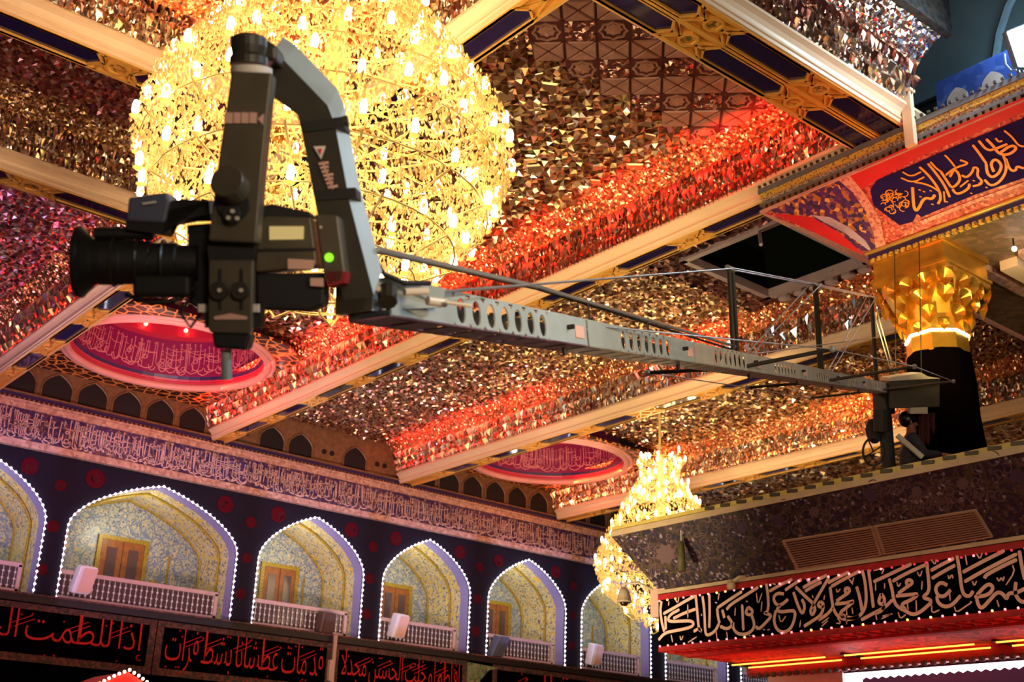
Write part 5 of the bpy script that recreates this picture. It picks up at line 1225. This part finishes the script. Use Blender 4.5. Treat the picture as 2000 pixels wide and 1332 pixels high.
# pivot, weights and pedestal on the roof
bp = jib(1724); fx = None
MB().tube([Vector((bp.x, bp.y, EZ - .2)), bp - Z3 * .28], .085, 12).build('pedestal', 'rubber', cr)
MB().box(bp - Z3 * .18, (.2, .2, .30)).build('pivot_head', 'rubber', cr, bevel=.02)
MB().tube([bp - Z3 * .2 - SD * -.2, bp - Z3 * .2 + SD * .2], .08, 14).build('pivot_bearing', 'cable_grey', cr)
wa, wb = D(1737, 742, 15.15), D(1836, 742, 15.55)
MB().prism([D(1737, 742, 15.15), D(1836, 740, 15.15), D(1836, 795, 15.15), D(1737, 798, 15.15)], FWD * .35).build('weight_box', 'crane_black', cr, 'grey counterweight box', bevel=.01)
MB().prism([D(1737, 738, 15.10), D(1800, 728, 15.10), D(1812, 735, 15.10), D(1837, 739, 15.10), D(1737, 744, 15.10)], FWD * .4).build('weight_tray', 'crane_beige', cr)
MB().prism([D(1778, 796, 15.15), D(1812, 795, 15.15), D(1812, 808, 15.15), D(1778, 808, 15.15)], FWD * .2).build('weight_clamp', 'crane_beige', cr)
MB().tube([D(1752, 850, 14.95), D(1802, 893, 14.85)], .035, 8).build('pedestal_strut', 'crane_beige', cr)
MB().tube([D(1722, 800, 15.05), D(1722, 842, 15.05)], .105, 12).build('pedestal_sleeve', 'rubber', cr)
cw = D(1706, 882, 14.90)
hw_ = MB().tube([cw + RIGHT * .13 * math.cos(a) - DOWN * .17 * math.sin(a) for a in [2 * math.pi * k / 24 for k in range(24)]], .014, 6, closed=True).build('hand_wheel', 'rubber', cr, smooth=True)
for a in (.5, 2.1, 3.6): MB().tube([cw, cw + RIGHT * .13 * math.cos(a) - DOWN * .17 * math.sin(a)], .01, 5).build('wheel_spoke', 'rubber', hw_)

# ---- remote head: bent hanger arm and post
hd = thing('remote_head', 'dark bent hanger and post of the crane\'s camera head in front of the big chandelier', 'camera mount', D(455, 640, 3.35))
ev = FWD * .12 - DOWN * .075 + RIGHT * .012
front = [(528, 100), (555, 118), (640, 206), (654, 243), (682, 392), (730, 578), (672, 585), (650, 520), (619, 413), (589, 256), (581, 224), (528, 186)]
MB().prism([D(x, y, 3.5) + FWD * .006 for x, y in front], ev).build('hanger_arm', 'crane_steel', hd, 'bent hanger with its lit side coloured blue-grey', bevel=.004)  # lit look of the side put into the pale steel colour
MB().prism([D(x, y, 3.5) for x, y in front], FWD * .006).build('hanger_face', 'crane_black', hd)
for (a, b, c_, d_) in (((590, 238), (668, 228), (672, 248), (592, 258)), ((612, 372), (694, 366), (697, 386), (616, 392))):
    MB().prism([D(*q, 3.492) for q in (a, b, c_, d_)], FWD * .15).build('clamp_band', 'rubber', hd)
MB().tube([D(668, 238, 3.52), D(680, 236, 3.52)], .016, 8).build('clamp_knob', 'crane_black', hd)
MB().prism([D(612, 286, 3.49), D(636, 285, 3.49), D(627, 311, 3.49)], FWD * .004).build('logo_plate', 'label_white', hd, 'white triangle with a red mark')
lgp = bpy.data.objects['logo_plate']
MB().prism([D(620, 291, 3.486), D(629, 290, 3.486), D(626, 302, 3.486)], FWD * .003).build('logo_mark', 'logo_red', lgp)
lg = MB()
for k in range(7):
    x0, y0 = 622 + k * 3.0, 318 + k * 7.6
    lg.prism([D(x0, y0, 3.49), D(x0 + 19 - (k % 3) * 3, y0 - 3, 3.49), D(x0 + 20 - (k % 3) * 3, y0 + 1.5, 3.49), D(x0 + 1, y0 + 4.6, 3.49)], FWD * .003)
    lg.prism([D(x0 + 6, y0 - 2, 3.49), D(x0 + 10, y0 - 2.5, 3.49), D(x0 + 12, y0 + 5, 3.49), D(x0 + 8, y0 + 5.6, 3.49)], FWD * .003)
lg.build('arm_lettering', 'label_pink', hd, 'pink vertical brand lettering')
ad = Vector(-DOWN)
def cyl(px, py, d, r, l, ax, m, nm, n=20, par=None, lab=None):
    c = D(px, py, d); ax = ax.normalized(); u = ax.orthogonal().normalized(); v = ax.cross(u)
    return MB().lathe([(r * .96, 0), (r, l * .06), (r, l * .94), (r * .96, l)], c, n, (u, v, ax)).build(nm, m, par or hd, lab, smooth=False)
MB().lathe([(.052, 0), (.052, .02), (.046, .03), (.05, .05), (.05, .075), (.03, .085), (.001, .085)], D(486, 128, 3.36), 24, (RIGHT, FWD, -DOWN)).build('pan_motor', 'crane_black', hd, smooth=False)
MB().prism([D(446, 78, 3.4), D(500, 66, 3.4), D(540, 88, 3.4), D(540, 120, 3.4), D(470, 108, 3.4)], FWD * .12).build('pan_cap', 'crane_black', hd, bevel=.01)
MB().lathe([(.055, 0), (.057, .008), (.057, .022)], D(491, 150, 3.36), 28, (RIGHT, FWD, -DOWN)).build('silver_collar', 'label_white', hd)
post = [(452, 138), (531, 142), (512, 330), (500, 475), (406, 470), (428, 300)]
MB().prism([D(x, y, 3.30) for x, y in post], FWD * .07).build('post', 'crane_plate', hd, 'flat dark hanging post', bevel=.006)
lb = MB()
for a, b in ((438, 455), (457, 470), (472, 486), (488, 502)): lb.prism([D(a, 219, 3.294), D(b, 220, 3.294), D(b - 1, 241, 3.294), D(a - 1, 240, 3.294)], FWD * .003)
lb.prism([D(503, 232, 3.294), D(515, 222, 3.294), D(514, 244, 3.294)], FWD * .003)
lb.build('post_lettering', 'label_pink', hd, 'pink brand lettering on the post')
cyl(457, 372, 3.30, .046, .06, -FWD + DOWN * .0 - RIGHT * .15 - DOWN * .35, 'crane_plate', 'tilt_motor', 24)
cyl(457, 400, 3.30, .044, .012, -FWD, 'rubber', 'tilt_ring', 24)
cyl(455, 420, 3.29, .024, .02, -FWD, 'rubber', 'lock_knob', 18)
for x, y in ((447, 426), (464, 427), (455, 413)): cyl(x, y, 3.27, .006, .01, -FWD, 'bolt', 'screw', 8)
MB().prism([D(404, 478, 3.34), D(498, 478, 3.34), D(494, 512, 3.34), D(408, 512, 3.34)], FWD * .05).build('hinge_block', 'rubber', hd)
slot = MB(); lp = [(408, 508), (494, 508), (492, 640), (488, 652), (412, 650), (406, 640)]
MB().prism([D(x, y, 3.32) for x, y in lp], FWD * .03).build('slotted_plate', 'crane_plate', hd, bevel=.004)
for x in (429, 471):
    MB().prism([D(x - 3, 525, 3.316), D(x + 3, 525, 3.316), D(x + 3, 605, 3.316), D(x - 3, 605, 3.316)], FWD * .003).build('slot', 'rubber', hd)
    k_ = cyl(x, 568, 3.318, .025, .016, -FWD, 'crane_black', 'slot_knob', 20)
    cyl(x, 567, 3.30, .006, .006, -FWD, 'bolt', 'knob_pin', 8, k_)
MB().prism([D(418, 618, 3.315), D(450, 612, 3.315), D(482, 618, 3.315), D(482, 624, 3.315), D(418, 624, 3.315)], FWD * .004).build('level_window', 'label_pink', hd)
MB().prism([D(412, 648, 3.33), D(490, 652, 3.33), D(480, 684, 3.33), D(418, 680, 3.33)], FWD * .08).build('lower_block', 'rubber', hd, bevel=.008)
MB().prism([D(398, 596, 3.35), D(512, 596, 3.35), D(508, 640, 3.35), D(400, 640, 3.35)], FWD * .05).build('side_clamp', 'rubber', hd)
for x in (395, 500): MB().box(D(x, 602, 3.34), (.018, .02, .022), (RIGHT, FWD, DOWN)).build('clamp_nut', 'label_white', hd)
MB().tube([D(442, 682, 3.38), D(443, 742, 3.38)], .0145, 14).build('spindle', 'crane_steel', hd)

# ---- television camera on the head
tv_ = thing('broadcast_camera', 'black television camera with a long zoom lens hanging from the crane head', 'camera', D(455, 560, 3.45))
MB().prism([D(x, y, 3.42) for x, y in ((500, 432), (520, 422), (608, 424), (614, 470), (620, 520), (498, 532))], FWD * .13).build('body', 'crane_plate', tv_, 'grey-brown camera body', bevel=.006)
MB().prism([D(x, y, 3.43) for x, y in ((366, 452), (500, 445), (500, 600), (400, 612), (366, 590))], FWD * .11).build('front_block', 'rubber', tv_, bevel=.006)
MB().prism([D(x, y, 3.43) for x, y in ((498, 534), (636, 532), (632, 596), (600, 608), (500, 604))], FWD * .1).build('lower_body', 'rubber', tv_, bevel=.008)
MB().prism([D(x, y, 3.412) for x, y in ((526, 442), (593, 442), (592, 467), (526, 468))], FWD * .008).build('side_screen', 'screen', tv_, 'lit pale yellow side screen')
MB().prism([D(x, y, 3.414) for x, y in ((562, 505), (614, 508), (612, 526), (562, 525))], FWD * .006).build('name_plate', 'label_pink', tv_)
MB().prism([D(x, y, 3.414) for x, y in ((498, 486), (616, 484), (617, 489), (498, 491))], FWD * .004).build('seam', 'rubber', tv_)
MB().prism([D(x, y, 3.41) for x, y in ((606, 543), (632, 543), (632, 560), (606, 558))], FWD * .02).build('port_cover', 'label_pink', tv_)
bt2 = MB().prism([D(x, y, 3.40) for x, y in ((614, 418), (660, 420), (674, 530), (668, 552), (640, 560), (632, 540))], FWD * .12).build('battery', 'crane_plate', tv_, 'battery pack with a green light', bevel=.006)
cyl(643, 503, 3.40, .012, .006, -FWD, 'led_green', 'status_light', 14, bt2, 'green status light')
cyl(627, 444, 3.40, .004, .006, -FWD, 'bolt', 'battery_latch', 8, bt2)
MB().prism([D(x, y, 3.40) for x, y in ((636, 530), (676, 530), (672, 552), (640, 560))], FWD * .1).build('battery_foot', 'border_red', bt2)
la = (RIGHT + FWD * .10).normalized(); lu = la.orthogonal().normalized(); lv_ = la.cross(lu)
lc = D(152, 512, 3.40)
ln_ = MB().lathe([(.098, 0), (.100, .012), (.088, .022), (.070, .04), (.062, .05), (.064, .07), (.064, .12), (.062, .125), (.062, .20), (.056, .205), (.056, .27), (.05, .275), (.05, .33)], lc, 36, (lu, lv_, la)).build('lens', 'rubber', tv_, 'long black zoom lens with flared hood', smooth=False)
for off_ in (.10, .165, .235): MB().tube([lc + la * off_ + (lu * math.cos(a) + lv_ * math.sin(a)) * (.067 if off_ < .13 else .063) for a in [2 * math.pi * k / 30 for k in range(30)]], .004, 5, closed=True).build('lens_ring', 'crane_black', ln_)
MB().lathe([(.001, .03), (.06, .02), (.085, .012)], lc, 24, (lu, lv_, la)).build('front_glass', 'lens_glass', ln_)
MB().box(D(320, 560, 3.38), (.16, .06, .06), (RIGHT, FWD, DOWN)).build('lens_grip', 'rubber', tv_, bevel=.012)
MB().tube([D(245, 575, 3.36), D(290, 592, 3.35), D(340, 588, 3.36), D(385, 560, 3.38)], .006, 6).build('lens_cable', 'rubber', tv_, smooth=True)
MB().tube([D(370, 585, 3.36), D(352, 610, 3.36), D(372, 640, 3.37), D(400, 600, 3.37)], .005, 6).build('lens_cable', 'rubber', tv_, smooth=True)
vf_ = MB().prism([D(x, y, 3.36) for x, y in ((250, 385), (326, 375), (332, 392), (322, 436), (246, 432))], FWD * .1).build('viewfinder', 'finder_blue', tv_, 'blue-grey viewfinder hood', bevel=.008)
MB().prism([D(x, y, 3.35) for x, y in ((278, 396), (304, 392), (304, 396), (278, 400))], FWD * .004).build('viewfinder_mark', 'label_white', vf_)
MB().prism([D(x, y, 3.37) for x, y in ((246, 430), (324, 436), (410, 418), (408, 392), (356, 388), (330, 394), (322, 436), (318, 458), (246, 448))], FWD * .09).build('viewfinder_base', 'rubber', tv_)
MB().tube([D(335, 412, 3.42), D(415, 412, 3.42)], .03, 12).build('viewfinder_tube', 'rubber', tv_)
MB().tube([D(186, 457, 3.40), D(300, 456, 3.41)], .018, 10).build('microphone', 'rubber', tv_)
MB().prism([D(x, y, 3.44) for x, y in ((500, 405), (530, 398), (606, 414), (610, 424), (500, 432))], FWD * .08).build('handle', 'rubber', tv_, bevel=.006)
MB().prism([D(x, y, 3.44) for x, y in ((366, 440), (410, 436), (410, 452), (366, 456))], FWD * .08).build('handle', 'rubber', tv_)

# ================================================================== OPERATOR seated on the roof behind the crane
hc = D(1776, 829, 15.3)
def skinned(name, nodes, links, root, matname, parent):
    me = bpy.data.meshes.new(name); keys = list(nodes)
    me.from_pydata([nodes[k][0] for k in keys], [(keys.index(a), keys.index(b)) for a, b in links], [])
    o = bpy.data.objects.new(name, me); COL.objects.link(o)
    o.modifiers.new('skin', 'SKIN'); sbm = o.modifiers.new('sub', 'SUBSURF'); sbm.levels = 1
    for i, k in enumerate(keys):
        v = me.skin_vertices[0].data[i]; r = nodes[k][1]; v.radius = (r, r) if not isinstance(r, tuple) else r; v.use_root = (k == root)
    bpy.context.view_layer.update(); dg = bpy.context.evaluated_depsgraph_get()
    nm = bpy.data.meshes.new_from_object(o.evaluated_get(dg)); bpy.data.objects.remove(o)
    nm.materials.clear(); nm.materials.append(MAT[matname]); nm.polygons.foreach_set('use_smooth', [True] * len(nm.polygons))
    ob_ = bpy.data.objects.new(name, nm)
    b = WL[parent.name] if parent else Vector()
    COL.objects.link(ob_)
    if parent: ob_.parent = parent
    ob_.location = hc - b; WL[ob_.name] = Vector(hc); return ob_
fwd_ = Vector((.70, -.71, 0)).normalized(); lft = Vector((-fwd_.y, fwd_.x, 0))
def L_(f, l, u): return fwd_ * f + lft * l + Z3 * u
pz = EZ - .2 - hc.z                                    # roof level under the operator
mat('skin', (.26, .11, .07), .5); mat('hair_dark', (.004, .004, .01), .35); mat('shirt_black', (.015, .012, .02), .8)
nodes = {'head': (L_(.01, 0, .03), (.085, .1)), 'jaw': (L_(.03, 0, -.07), .065), 'nose': (L_(.11, 0, -.01), .014), 'neck': (L_(0, 0, -.14), .055), 'chest': (L_(-.02, 0, -.32), (.16, .11)), 'waist': (L_(-.05, 0, -.52), (.14, .10)), 'pelvis': (L_(-.06, 0, -.68), (.16, .12))}
links = [('head', 'jaw'), ('head', 'nose'), ('jaw', 'neck'), ('neck', 'chest'), ('chest', 'waist'), ('waist', 'pelvis')]
for s, n_ in ((1, 'l'), (-1, 'r')):
    nodes.update({n_ + 'sh': (L_(-.01, s * .19, -.22), .055), n_ + 'el': (L_(.10, s * .25, -.46), .042), n_ + 'wr': (L_(.32, s * .16, -.44), .03), n_ + 'palm': (L_(.39, s * .14, -.44), (.035, .016)), n_ + 'hip': (L_(-.03, s * .1, -.70), .085), n_ + 'kn': (L_(.36, s * .16, -.66), .06), n_ + 'an': (L_(.38, s * .14, pz + .08), .04), n_ + 'to': (L_(.52, s * .15, pz + .03), .035)})
    links += [('chest', n_ + 'sh'), (n_ + 'sh', n_ + 'el'), (n_ + 'el', n_ + 'wr'), (n_ + 'wr', n_ + 'palm'), ('pelvis', n_ + 'hip'), (n_ + 'hip', n_ + 'kn'), (n_ + 'kn', n_ + 'an'), (n_ + 'an', n_ + 'to')]
    for q, (dl, ln) in enumerate(((-.034, .075), (-.012, .085), (.01, .08), (.03, .065), (.05, .05))):
        b0 = nodes[n_ + 'palm'][0]
        m1 = b0 + L_(ln * .6 if q < 4 else .02, -s * dl, .005); m2 = b0 + L_(ln if q < 4 else .05, -s * dl * 1.2, -.02)
        nodes.update({f'{n_}f{q}a': (m1, .009), f'{n_}f{q}b': (m2, .008)}); links += [(n_ + 'palm', f'{n_}f{q}a'), (f'{n_}f{q}a', f'{n_}f{q}b')]
pr = thing('person', 'person in black sitting behind the crane pedestal, working at the controls', 'person', Vector((hc.x, hc.y, EZ - .2)))
skinned('body', nodes, links, 'pelvis', 'skin', pr)
cn_ = {k: (v[0], tuple(x * 1.16 + .012 for x in v[1]) if isinstance(v[1], tuple) else v[1] * 1.16 + .012) for k, v in nodes.items() if k in ('neck', 'chest', 'waist', 'pelvis') or k[1:] in ('sh', 'el', 'wr', 'hip', 'kn', 'an')}
skinned('clothes', cn_, [l for l in links if l[0] in cn_ and l[1] in cn_], 'pelvis', 'shirt_black', pr)
hm = MB().ball(hc + L_(-.02, 0, .07), .112, 14, (1, 1, .95)); hm.build('hair', 'hair_dark', pr, smooth=True)
for s in (1, -1):
    MB().ball(hc + L_(.085, s * .035, .025), .009, 6).build('eye', 'hair_dark', pr); MB().ball(hc + L_(.0, s * .1, 0), .025, 6, (.6, .6, 1.2)).build('ear', 'skin', pr)
MB().box(hc + L_(.088, 0, -.065), (.01, .045, .012), (fwd_, lft, Z3)).build('mouth', 'medallion_red', pr)
cs = thing('equipment_case', 'black flight case the crane operator sits on', 'case', Vector((hc.x, hc.y, EZ - .2)))
MB().box(hc + L_(-.08, 0, (pz - .78) / 2), (.4, .42, -pz - .80), (fwd_, lft, Z3)).build('shell', 'rubber', cs, bevel=.02)
MB().box(hc + L_(-.08, .215, (pz - .78) / 2 + .1), (.12, .02, .03), (fwd_, lft, Z3)).build('handle', 'cable_grey', cs)
# red cloth hanging under the weights, dark bag by the pedestal
rc_ = thing('red_cloth', 'dark red cloth hanging below the counterweight box', 'cloth', D(1812, 890, 15.45))
grainy('cloth_red', (.07, .005, .005), .8, 0, .5, 8)
cm_ = MB(); cols = 12
vs = [D(1794 + 30 * i / (cols - 1) + 2 * r_, 806 + 28 * r_, 15.40) + FWD * (.05 * math.sin(i * 1.7 + r_)) for r_ in range(4) for i in range(cols)]
cm_.add(vs, [(r_ * cols + i, r_ * cols + i + 1, (r_ + 1) * cols + i + 1, (r_ + 1) * cols + i) for r_ in range(3) for i in range(cols - 1)])
ro = cm_.build('drape', 'cloth_red', rc_, smooth=True); so_ = ro.modifiers.new('thick', 'SOLIDIFY'); so_.thickness = .012
bg = thing('equipment_bag', 'black rounded equipment bag hanging left of the crane pedestal', 'bag', D(1706, 845, 15.25))
MB().ball(D(1707, 842, 15.25), .13, 14, (.8, .8, 1.25)).build('pouch', 'shirt_black', bg, smooth=True)
MB().tube([D(1707, 828, 15.25), D(1712, 812, 15.15), D(1720, 806, 15.05)], .012, 6).build('strap', 'rubber', bg)
# thin wires hanging over the capital
for i, (x0, x1, y0, y1) in enumerate(((1747, 1750, 490, 735), (1795, 1800, 475, 745))):
    wr = thing('hanging_wire', ['thin dark wire hanging in front of the left side of the gold capital', 'thin dark wire hanging in front of the middle of the gold capital'][i], 'wire', onX(x1, y1, 13.2), 'wires before the capital')
    MB().tube([onX(x0, y0, 13.2), onX(x1, y1, 13.2)], .006, 5).build('strand', 'rubber', wr)

# ================================================================== red strips along the ledges, added red lights before the bands (they need the beams' places)
def band_fill(y0, y1, xb, power, col=RED):
    # unseen red light added before the sloping mirror band, turned up to it
    o = light('red_band_fill', 'AREA', (xb - .95, (y0 + y1) / 2, ZB + .72), power, col, .05)
    o.data.shape = 'RECTANGLE'; o.data.size = y1 - y0; o.data.size_y = .05
    d = Vector((0, 1, 0)); z = -Vector((.38, 0, .25)).normalized(); y = z.cross(d)
    o.rotation_euler = Matrix((d, y, z)).transposed().to_euler()
for y0, y1, p in ((8.6, 10.9, 20), (11.6, 13.2, 10), (13.9, 15.2, 9), (15.8, 18.0, 17), (19.0, 21.5, 19), (21.5, 26.8, 26)): band_fill(y0, y1, XB[1], p)
for y0, y1, p in ((9.0, 11.2, 14), (15.0, 17.0, 10), (20.5, 23.0, 11), (23.0, 26.8, 16)): band_fill(y0, y1, XB[2], p)
for y0, y1, p in ((14.0, 17.0, 12), (21.5, 26.8, 20)): band_fill(y0, y1, XB[3], p, (1, .16, .03))
red_strip((12.42, 8.6, 8.74), (12.42, 17.5, 8.74), 6, NX, .85)
red_strip((12.42, 17.5, 8.74), (12.42, 27.0, 8.74), 14, NX, .85)
red_strip((18.05, 20.0, 8.74), (18.05, 27.0, 8.74), 10, NX, .85)
red_strip((23.8, 14.0, 8.74), (23.8, 27.0, 8.74), 20, NX, .85, (1, .3, .06))
red_strip((-3, 12.5, 9.05), (6.5, 12.5, 9.05), 40, NY, .75, (1, .10, .02))
red_strip((6.85, 17.5, 8.74), (6.85, 26.5, 8.74), 28, NX, .85)
